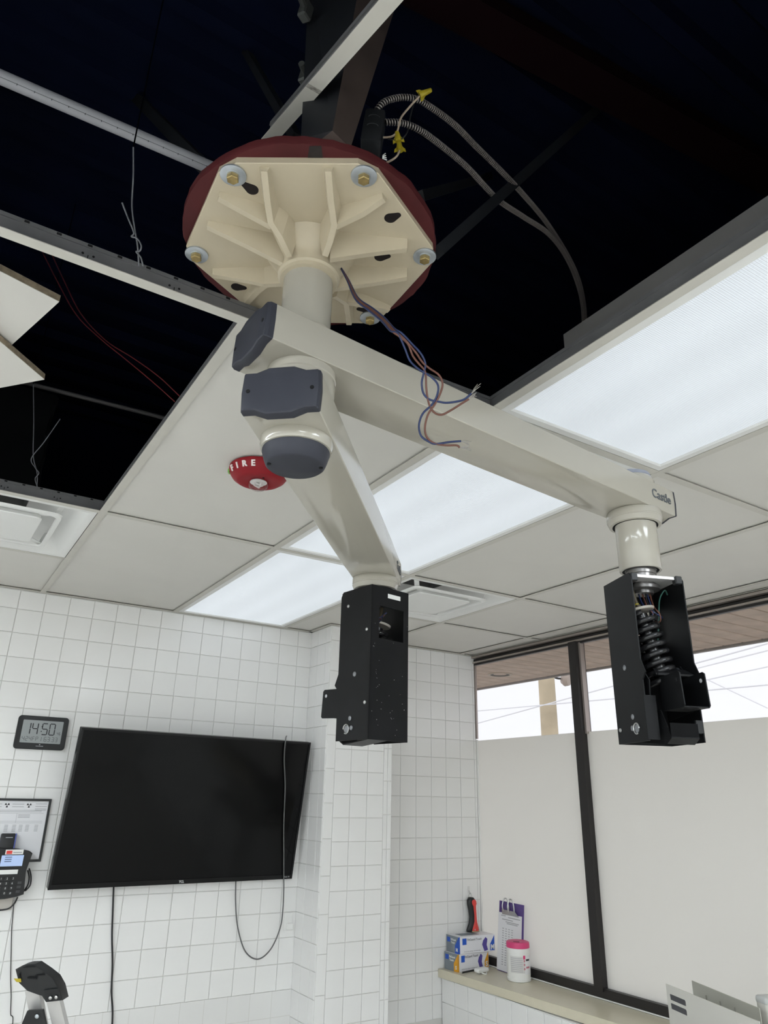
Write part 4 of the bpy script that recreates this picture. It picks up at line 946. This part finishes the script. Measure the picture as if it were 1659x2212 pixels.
g = spline([at(60, 1880, 'y', yw-.03), at(63, 1895, 'y', yw-.025), at(60, 1912, 'y', yw-.025), at(48, 1930, 'y', yw-.03)], 6); MB().tube(g, .003, 7).build('cord', M_CABLE, ph)
g = spline([at(38, 1938, 'y', yw-.02), at(30, 1953, 'y', yw-.014), at(15, 1964, 'y', yw-.012), at(-15, 1967, 'y', yw-.012)], 6); MB().tube(g, .003, 7).build('cord', M_CABLE, ph)
wp = at(10, 1954, 'y', yw); MB().box((wp.x-.01, yw-.003, wp.z+.005), (.075, .007, .05), bev=.002).build('wall_jack', mat('ivory_plate', (.60, .56, .51), .5), origin=(wp.x, yw, wp.z), label='ivory wall jack plate under the telephone', cat='wall plate')
wl = [at(30, 1950, 'y', yw-.008), at(28, 1975, 'y', yw-.005), at(25, 2010, 'y', yw-.004), at(24, 2060, 'y', yw-.004), at(23, 2110, 'y', yw-.004), at(24, 2150, 'y', yw-.004), at(23, 2190, 'y', yw-.004), at(25, 2230, 'y', yw-.004)]
wl += [V((wl[-1].x, yw-.004, .3)), V((wl[-1].x, yw-.004, .02))]
MB().tube(spline(wl, 6), .0016, 6).build('cable', M_CABLE, origin=wl[-1], smooth=60, label='thin dark cord running down the wall below the telephone', cat='cable')

# ------------------------------------------------------------------ stepladder top
LD = 1.9; ld = thing('stepladder', 'aluminium folding stepladder with black plastic top at the lower left', 'stepladder', V((dep(80, 2150, LD).x, dep(80, 2150, LD).y, 0)))
lz = lambda X, Y: (X*160/1659, 2050+Y*162/1680)
def lp(X, Y, D): return dep(*lz(X, Y), D)
# moulded head: outline lofted through its thickness
FR = [(325, 465), (480, 380), (600, 350), (770, 345), (1000, 500), (1195, 655), (1310, 860), (1385, 1160), (1030, 1200), (950, 1070), (850, 1040), (600, 950), (400, 760)]
off = _f*.05; front = [lp(x, y, LD) for x, y in FR]; cen = sum(front, V((0, 0, 0)))/len(front)
nback = V((_f.x, _f.y, 0)).normalized()*.045
MB().loft([[cen+(p-cen)*.94 for p in front], [p+nback*.12 for p in front], [p+nback for p in front]]).build('top_cap', M_BLACKPL, ld, smooth=30)
g = MB()
for P in ([(610, 640), (820, 655), (820, 680), (610, 660)], [(780, 595), (1000, 575), (1010, 590), (800, 610)], [(500, 400), (800, 385), (780, 410), (540, 420)], [(415, 560), (445, 545), (450, 640), (425, 650)]):
    g.prism([lp(x, y, LD-.004) for x, y in P], nback*.05)
g.build('moulded_slot', M_SLOT, ld, smooth=0)
MB().prism([lp(x, y, LD-.003) for x, y in ((985, 920), (1300, 885), (1375, 1150), (1030, 1190))], nback*.06).build('end_panel', mat('panel_black', (.009, .01, .011), .5), ld, smooth=0)
for X, Y in ((1130, 1095), (1258, 1080)):
    c = lp(X, Y, LD-.006); MB().lathe([(.0045, 0), (.0045, .0015), (.003, .003), (.0005, .0035)], c, axis=-_f, seg=16).build('rivet', M_STEEL, ld)
MB().loft([[lp(x, y, LD-.003) for x, y in ((305, 660), (470, 665), (475, 745), (370, 740))], [lp(x, y, LD+.02) for x, y in ((305, 660), (470, 665), (475, 745), (370, 740))]]).build('latch', M_YELLOW, ld, smooth=0)
def rail(x0a, x0b, y0, slope, D, name):
    a, b = lp(x0a, y0, D), lp(x0b, y0, D); dn = lp(x0a+slope*900, y0+900, D+.03)-a; k = a.z/-dn.z if dn.z < 0 else 1
    bk = V((_f.x, _f.y, 0)).normalized()*.022; lipw = (b-a)*.12
    MB().loft([[a, b, b+bk, a+bk], [a+dn*k, b+dn*k, b+dn*k+bk, a+dn*k+bk]]).build(name, M_ALU, ld, smooth=0)
rail(555, 860, 930, .19, LD+.012, 'rear_rail'); rail(1030, 1330, 1150, .25, LD+.006, 'front_rail')
P = [(610, 1385), (950, 1365), (1020, 1700), (1080, 2300), (250, 2300), (480, 1690)]
MB().prism([lp(x, y, LD+.004) for x, y in P], nback*.25).build('hinge_bracket', M_BLACKPL, ld, smooth=0)
c = lp(830, 1505, LD+.003); MB().lathe([(.0055, 0), (.0055, .0015), (.0035, .003), (.0005, .0035)], c, axis=-_f, seg=16).build('rivet', M_ZINC, ld)

# ------------------------------------------------------------------ things on the ledge
def carton(x, y, yaw, w_, d_, h_, zb, accent, letter, label):
    t = thing('glove_box', label, 'glove box', (x, y, zb), yaw, group='glove boxes on the ledge')
    u = V((math.cos(yaw), math.sin(yaw), 0)); v = V((-math.sin(yaw), math.cos(yaw), 0)); Z = V((0, 0, 1))
    W = lambda a, b, z: V((x, y, zb))+u*a+v*b+Z*z; R3 = Matrix((u, v, Z)).transposed()
    MB().box(W(w_/2, d_/2, h_/2), (w_, d_, h_), R3, .001).build('carton', M_CARTONW, t, smooth=0)
    e = .0006
    fp = lambda a0, a1, z0, z1, m, n, P=None: MB().prism([W(a, -e, z) for a, z in (P or ((a0, z0), (a1, z0), (a1, z1), (a0, z1)))], v*e*.9).build(n, m, t, smooth=0)
    sp = lambda P, m, n, k=1: MB().prism([W(-e*k, b, z) for b, z in P], u*e*.9).build(n, m, t, smooth=0)
    sp([(0, 0), (d_, 0), (d_, h_), (0, h_)], M_CARTONG, 'end_print')
    sp([(0, 0), (d_*.30, 0), (d_*.30, h_*.45), (d_*.08, h_*.85), (0, h_)], accent, 'end_accent', 2)
    sp([(d_*.68, h_*.60), (d_*.92, h_*.60), (d_*.92, h_*.88), (d_*.68, h_*.88)], M_CBLUE, 'logo', 2)
    fp(0, w_*.03, 0, h_, accent, 'edge_print')
    fp(w_*.10, w_*.21, h_*.52, h_*.90, M_CBLUE, 'logo')
    fp(0, 0, 0, 0, M_CPURPLE, 'glove_print', ((w_*.70, h_*.04), (w_*.80, h_*.10), (w_*.765, h_*.40), (w_*.79, h_*.75), (w_*.74, h_*.88), (w_*.67, h_*.68), (w_*.64, h_*.45)))
    fp(0, 0, 0, 0, accent, 'size_print', ((w_*.86, h_*.05), (w_*.985, h_*.05), (w_*.985, h_*.95), (w_*.95, h_*.80), (w_*.86, h_*.42)))
    text('lettering', letter, h_*.42, frame(W(w_*.925, -e*2, h_*.24), u, Z, -v), M_WHITE, t, bold=.0012, depth=.0004)
    text('lettering', 'FitGuard Touch', h_*.19, frame(W(w_*.43, -e*1.5, h_*.80), u, Z, -v), M_DARKTXT, t, depth=.0003)
    text('lettering', letter, h_*.28, frame(W(-e*3, d_*.14, h_*.22), -v, Z, -u), M_WHITE, t, bold=.0008, depth=.0004)
    text('lettering', '250 GLOVES  NITRILE  POWDER-FREE', h_*.085, frame(W(w_*.36, -e*1.5, h_*.12), u, Z, -v), M_GREYINK, t, depth=.0003)
    text('lettering', 'FitGuard', h_*.16, frame(W(-e*2, d_*.42, h_*.78), -v, Z, -u), M_WHITE, t, depth=.0003, bold=.0004)
    text('lettering', 'Touch', h_*.16, frame(W(-e*2, d_*.46, h_*.60), -v, Z, -u), M_WHITE, t, depth=.0003, bold=.0004)
    return t, W
carton(2.290, 2.318, .08, .222, .107, .080, CT, M_CORANGE, 'S', 'glove box with orange S marking, the lower of the stacked pair')
tm, WM = carton(2.296, 2.318, -.02, .243, .110, .078, CT+.080, M_CBLUE, 'M', 'glove box with blue M marking, the upper of the stacked pair')
MB().prism([WM(.04, .03, .0785), WM(.16, .03, .0785), WM(.16, .085, .0785), WM(.04, .085, .0785)], (0, 0, .0006)).build('opening_print', M_CARTONG, tm, smooth=0)
# wipes canister
cc = V((2.458, 2.040, CT)); wc = thing('wipes_canister', 'white disinfecting wipes canister with magenta lid on the ledge', 'canister', cc); r = .061
MB().lathe([(r*.90, 0), (r*.96, .003), (r*.97, .014), (r*.93, .017), (r*.95, .030), (r*.95, .118), (r*.97, .128), (r*.92, .140), (r*.90, .148)], cc, seg=40).build('body', M_WHITE, wc)
MB().lathe([(r*.93, .144), (r*.955, .145), (r*.955, .162), (r*.93, .169), (r*.80, .172), (r*.5, .170), (r*.001, .170)], cc, seg=40).build('lid', M_PINK, wc)
tc_ = (CAM-cc); ta = math.atan2(tc_.y, tc_.x)
def cyl_patch(name, a0, a1, z0, z1, m, rad=None, parent=wc):
    rr_ = (rad or r*.955); n = max(2, int(abs(a1-a0)/.12)); P = []
    o_ = [[cc+V((math.cos(ta+a)*q, math.sin(ta+a)*q, z)) for a in [a0+(a1-a0)*k/n for k in range(n+1)]] for q, z in ((rr_, z0), (rr_, z1))]
    i_ = [[cc+V((math.cos(ta+a)*(rr_-.002), math.sin(ta+a)*(rr_-.002), z)) for a in [a0+(a1-a0)*k/n for k in range(n+1)]] for z in (z0, z1)]
    return MB().loft([o_[0]+i_[0][::-1], o_[1]+i_[1][::-1]]).build(name, m, parent, smooth=30)
cyl_patch('label', -.75, .55, .040, .112, mat('label_grey', (.66, .65, .64), .5))
cyl_patch('label_stripe', .55, 1.4, .034, .116, M_PAPER)
cyl_patch('label_badge', .42, .62, .100, .116, M_PINK, r*.965)
for k in range(8): cyl_patch('print_line', -.70, .35, .046+k*.008, .0485+k*.008, M_GREYINK, r*.959)
for z in (.054, .072, .088): cyl_patch('pictogram', .46, .58, z, z+.009, mat('label_pink', (.55, .2, .25), .5), r*.965)
for z in (.092, .060): cyl_patch('print_line', .68, 1.1, z, z+.008, mat('label_pink', (.55, .2, .25), .5) if z < .08 else M_INK, r*.962)
MB().box(cc+V((math.cos(ta-.2)*r*.55, math.sin(ta-.2)*r*.55, .1715)), (.022, .03, .003), Matrix.Rotation(ta, 3, 'Z')).build('lid_opening', mat('lid_dark', (.28, .01, .06), .5), wc)
# clipboard leaning on the window
b0_, b1_ = V((2.516, 2.270, CT+.001)), V((2.506, 2.085, CT+.001)); cb = thing('clipboard', 'purple clipboard with printed sheet and metal clip leaning on the window', 'clipboard', (b0_+b1_)/2)
cu = (b1_-b0_).normalized(); lean = V((.11, .01, 1)).normalized(); cn = cu.cross(lean).normalized()
if cn.x > 0: cn = -cn
CL = lambda a, b, o_: b0_+cu*a+lean*b+cn*o_
Wd, Hd = .205, .325
def cq(name, a0, a1, b0, b1, o0, o1, m): return MB().loft([[CL(a0, b0, o), CL(a1, b0, o), CL(a1, b1, o), CL(a0, b1, o)] for o in (o0, o1)]).build(name, m, cb, smooth=0)
cq('board', 0, Wd, 0, Hd, 0, .003, M_PURPLE)
cq('sheet', -.004, Wd-.012, .003, Hd-.055, .0035, .0042, M_PAPER)
g = MB()
for a0, a1, b in ((.02, .06, .255), (.08, .18, .250), (.03, .12, .238), (.06, .17, .228), (.07, .16, .221)):
    g.loft([[CL(a0, b, o), CL(a1, b, o), CL(a1, b+.004, o), CL(a0, b+.004, o)] for o in (.0042, .0046)])
for r_ in range(16):
    for a0 in (.035, .060, .085, .110): g.loft([[CL(a0, .03+r_*.011, o), CL(a0+.012, .03+r_*.011, o), CL(a0+.012, .034+r_*.011, o), CL(a0, .034+r_*.011, o)] for o in (.0042, .0046)])
g.build('printed_lines', M_GREYINK, cb, smooth=0)
MB().loft([[CL(.03, Hd-.062, .004), CL(.17, Hd-.062, .004), CL(.155, Hd-.040, .020), CL(.045, Hd-.040, .020)], [CL(.03, Hd-.062, .006), CL(.17, Hd-.062, .006), CL(.155, Hd-.038, .022), CL(.045, Hd-.038, .022)]]).build('clip_plate', M_STEEL, cb, smooth=0)
for a in (.070, .115):
    MB().tube(spline([CL(a-.012, Hd-.045, .020), CL(a-.012, Hd-.02, .028), CL(a-.008, Hd+.012, .022), CL(a+.006, Hd+.014, .016), CL(a+.014, Hd-.01, .010), CL(a+.016, Hd-.04, .006)], 6), .0034, 7).build('clip_loop', M_STEEL, cb)
# small white device and a black pen
wd_ = at(1060, 2093, 'z', CT); wd_ = V((2.385, 2.245, CT))
sd_ = thing('small_device', 'small white rounded device with clip in front of the glove boxes', 'device', wd_)
MB().box(wd_+V((0, 0, .016)), (.085, .035, .020), Matrix.Rotation(.15, 3, 'Z')@Matrix.Rotation(.1, 3, 'X'), .008, 3).build('body', M_WHITE, sd_, smooth=60)
MB().tube(spline([wd_+V((-.015, -.012, .008)), wd_+V((0, -.026, .002)), wd_+V((.014, -.024, .003)), wd_+V((.02, -.01, .008))], 5), .003, 7).build('clip', M_WHITE, sd_)
pn = thing('pen', 'black pen lying in front of the orange glove box', 'pen', (2.32, 2.285, CT))
MB().cyl((2.268+.02, 2.292-.006, CT+.005), (2.380, 2.298, CT+.006), .0042, seg=10).build('barrel', M_BLACKPL, pn); MB().cyl((2.288, 2.286, CT+.005), (2.280, 2.2855, CT+.005), .0040, .001, seg=10).build('tip', M_STEEL, pn)
# red and black hand tool hanging from a wall hook
hk0 = V((2.468, YB-.0045, 1.118)); hk = thing('wall_hook', 'small clear adhesive wall hook above the glove boxes', 'hook', hk0)
MB().box(hk0+V((0, -.001, 0)), (.014, .002, .034), bev=.0008).build('base', mat('clear_plastic', (.72, .71, .69), .3), hk)
MB().tube(spline([hk0+V((0, -.003, -.004)), hk0+V((0, -.010, -.014)), hk0+V((0, -.013, -.022)), hk0+V((0, -.016, -.014))], 5), .0016, 6).build('prong', M_STEEL, hk)
ht = thing('hand_tool', 'black and red rescue hand tool hanging on the wall hook', 'hand tool', (2.475, YB-.03, .92))
yh = YB-.030
S = [(1.083, .010), (1.070, .021), (1.050, .023), (1.02, .019), (.985, .017), (.955, .021), (.935, .030), (.921, .034), (.917, .030)]
cxz = lambda z: 2.462+.010*math.sin((1.083-z)/.166*2.2)
MB().loft([[V((cxz(z)+r_*1.3*math.cos(a), yh+.016*math.sin(a), z)) for a in [2*math.pi*k/16 for k in range(16)]] for z, r_ in S]).build('handle', M_BLACKPL, ht, smooth=50)
S2 = [(1.072, .007), (1.066, .013), (1.052, .014), (1.040, .008), (1.0, .007), (.965, .008), (.945, .014), (.925, .020), (.920, .018)]
MB().loft([[V((cxz(z)+.008+r_*1.25*math.cos(a), yh-.012+.009*math.sin(a), z)) for a in [2*math.pi*k/14 for k in range(14)]] for z, r_ in S2]).build('red_insert', M_REDPL, ht, smooth=50)
MB().box((2.478, yh-.006, .918), (.052, .028, .006), bev=.002).build('end_plate', mat('brass_plate', (.45, .36, .22), .4), ht)
MB().lathe([(.004, 0), (.004, .002), (.0005, .003)], (2.470, yh-.020, .927), axis=(0, -1, 0), seg=12).build('stud', M_STEEL, ht)
MB().tube([V((2.467+.011*math.sin(a), YB-.019, 1.089+.013*math.cos(a))) for a in [2*math.pi*k/16 for k in range(17)]], .0011, 6).build('key_ring', M_STEEL, ht)

# ------------------------------------------------------------------ grey file rack on a cart at lower right
SC = .85; toC = lambda p: CAM+(V(p)-CAM)*SC
ct = thing('cart', 'plain grey cart under the file rack, mostly out of view', 'cart', (2.02, .62, 0))
ZC = .845
MB().box((2.06, .60, ZC-.012), (.42, .62, .024), bev=.004).build('top', M_GREYPL, ct)
for sx in (-1, 1):
    for sy in (-1, 1): MB().cyl((2.06+sx*.18, .60+sy*.27, 0), (2.06+sx*.18, .60+sy*.27, ZC-.02), .014, seg=12).build('leg', M_ALU, ct)
fr_ = thing('file_rack', 'grey plastic file rack with dark slots at the lower right corner', 'file rack', (2.05, .62, ZC))
zt_ = CAM.z+(.891-CAM.z)*SC
A0, A1 = toC((2.506, 1.191, 0)), toC((2.333, .691, 0)); B0, B1 = toC((2.600, 1.130, 0)), toC((2.450, .730, 0))
B0 = at(1494, 2118, 'z', zt_); B1 = at(1640, 2178, 'z', zt_); A0 = at(1438, 2125, 'z', zt_); A1 = at(1640, 2207, 'z', zt_)
du = (A1-A0); du.z = 0; Lw = du.length; du.normalize(); dn_ = V((-du.y, du.x, 0)); 
if dn_.x < 0: dn_ = -dn_
FP = lambda a, o_, z: V((A0.x, A0.y, 0))+du*a+dn_*o_+V((0, 0, z))
hF = zt_-ZC
pf = MB().prism([FP(0, 0, ZC+.016), FP(.012, 0, ZC+.003), FP(.03, 0, ZC), FP(Lw, 0, ZC), FP(Lw, 0, zt_), FP(0, 0, zt_)], dn_*.003).build('front_panel', M_GREYPL, fr_, smooth=0)
for k in range(2):
    z1_ = zt_-.026-k*.027; MB().prism([FP(a, -.0006, z) for a, z in ((.022, z1_-.017), (.108, z1_-.017), (.108, z1_-.004), (.104, z1_), (.022, z1_), (.020, z1_-.002))], dn_*.0006).build('slot_patch', M_SLOTPATCH, fr_, smooth=0)  # charcoal patches stand in for the dark inside the panel's slots
du2 = (B1-B0); du2.z = 0; L2_ = du2.length; du2.normalize()
GP = lambda a, o_, z: V((B0.x, B0.y, 0))+du2*a+dn_*o_+V((0, 0, z))
bk_ = MB().prism([GP(0, 0, ZC), GP(L2_, 0, ZC), GP(L2_, 0, zt_), GP(0, 0, zt_)], dn_*.003).build('back_panel', M_BACKPL, fr_, smooth=0)
for a in (.085, .165, .245):
    if a < L2_: MB().box(GP(a, -.003, (zt_+ZC)/2-.012), (.003, .003, hF-.03), Matrix.Rotation(math.atan2(du2.y, du2.x), 3, 'Z')).build('guide_rib', M_SLOTPATCH if False else mat('rib_olive', (.30, .29, .25), .6), bk_, smooth=0)
MB().box((A0+B0)/2*1.0+du*.2+V((0, 0, ZC+.0022-(A0.z+B0.z)/2)), (.12, .40, .004), Matrix.Rotation(math.atan2(du.y, du.x)+math.pi/2, 3, 'Z')).build('floor_panel', M_GREYPL, fr_, smooth=0)
ep = at(1660, 2160, 'z', zt_+.012); 
MB().box(V((ep.x, ep.y, (ZC+zt_+.022)/2)), (.05, .06, zt_+.022-ZC), Matrix.Rotation(math.atan2(du.y, du.x), 3, 'Z'), .008, 3).build('end_block', M_GREYPL, fr_, smooth=40)
MB().box(V((ep.x, ep.y, zt_+.012)), (.053, .063, .024), Matrix.Rotation(math.atan2(du.y, du.x), 3, 'Z'), .009, 3).build('end_cover', mat('cover_grey', (.55, .56, .55), .35), fr_, smooth=40)
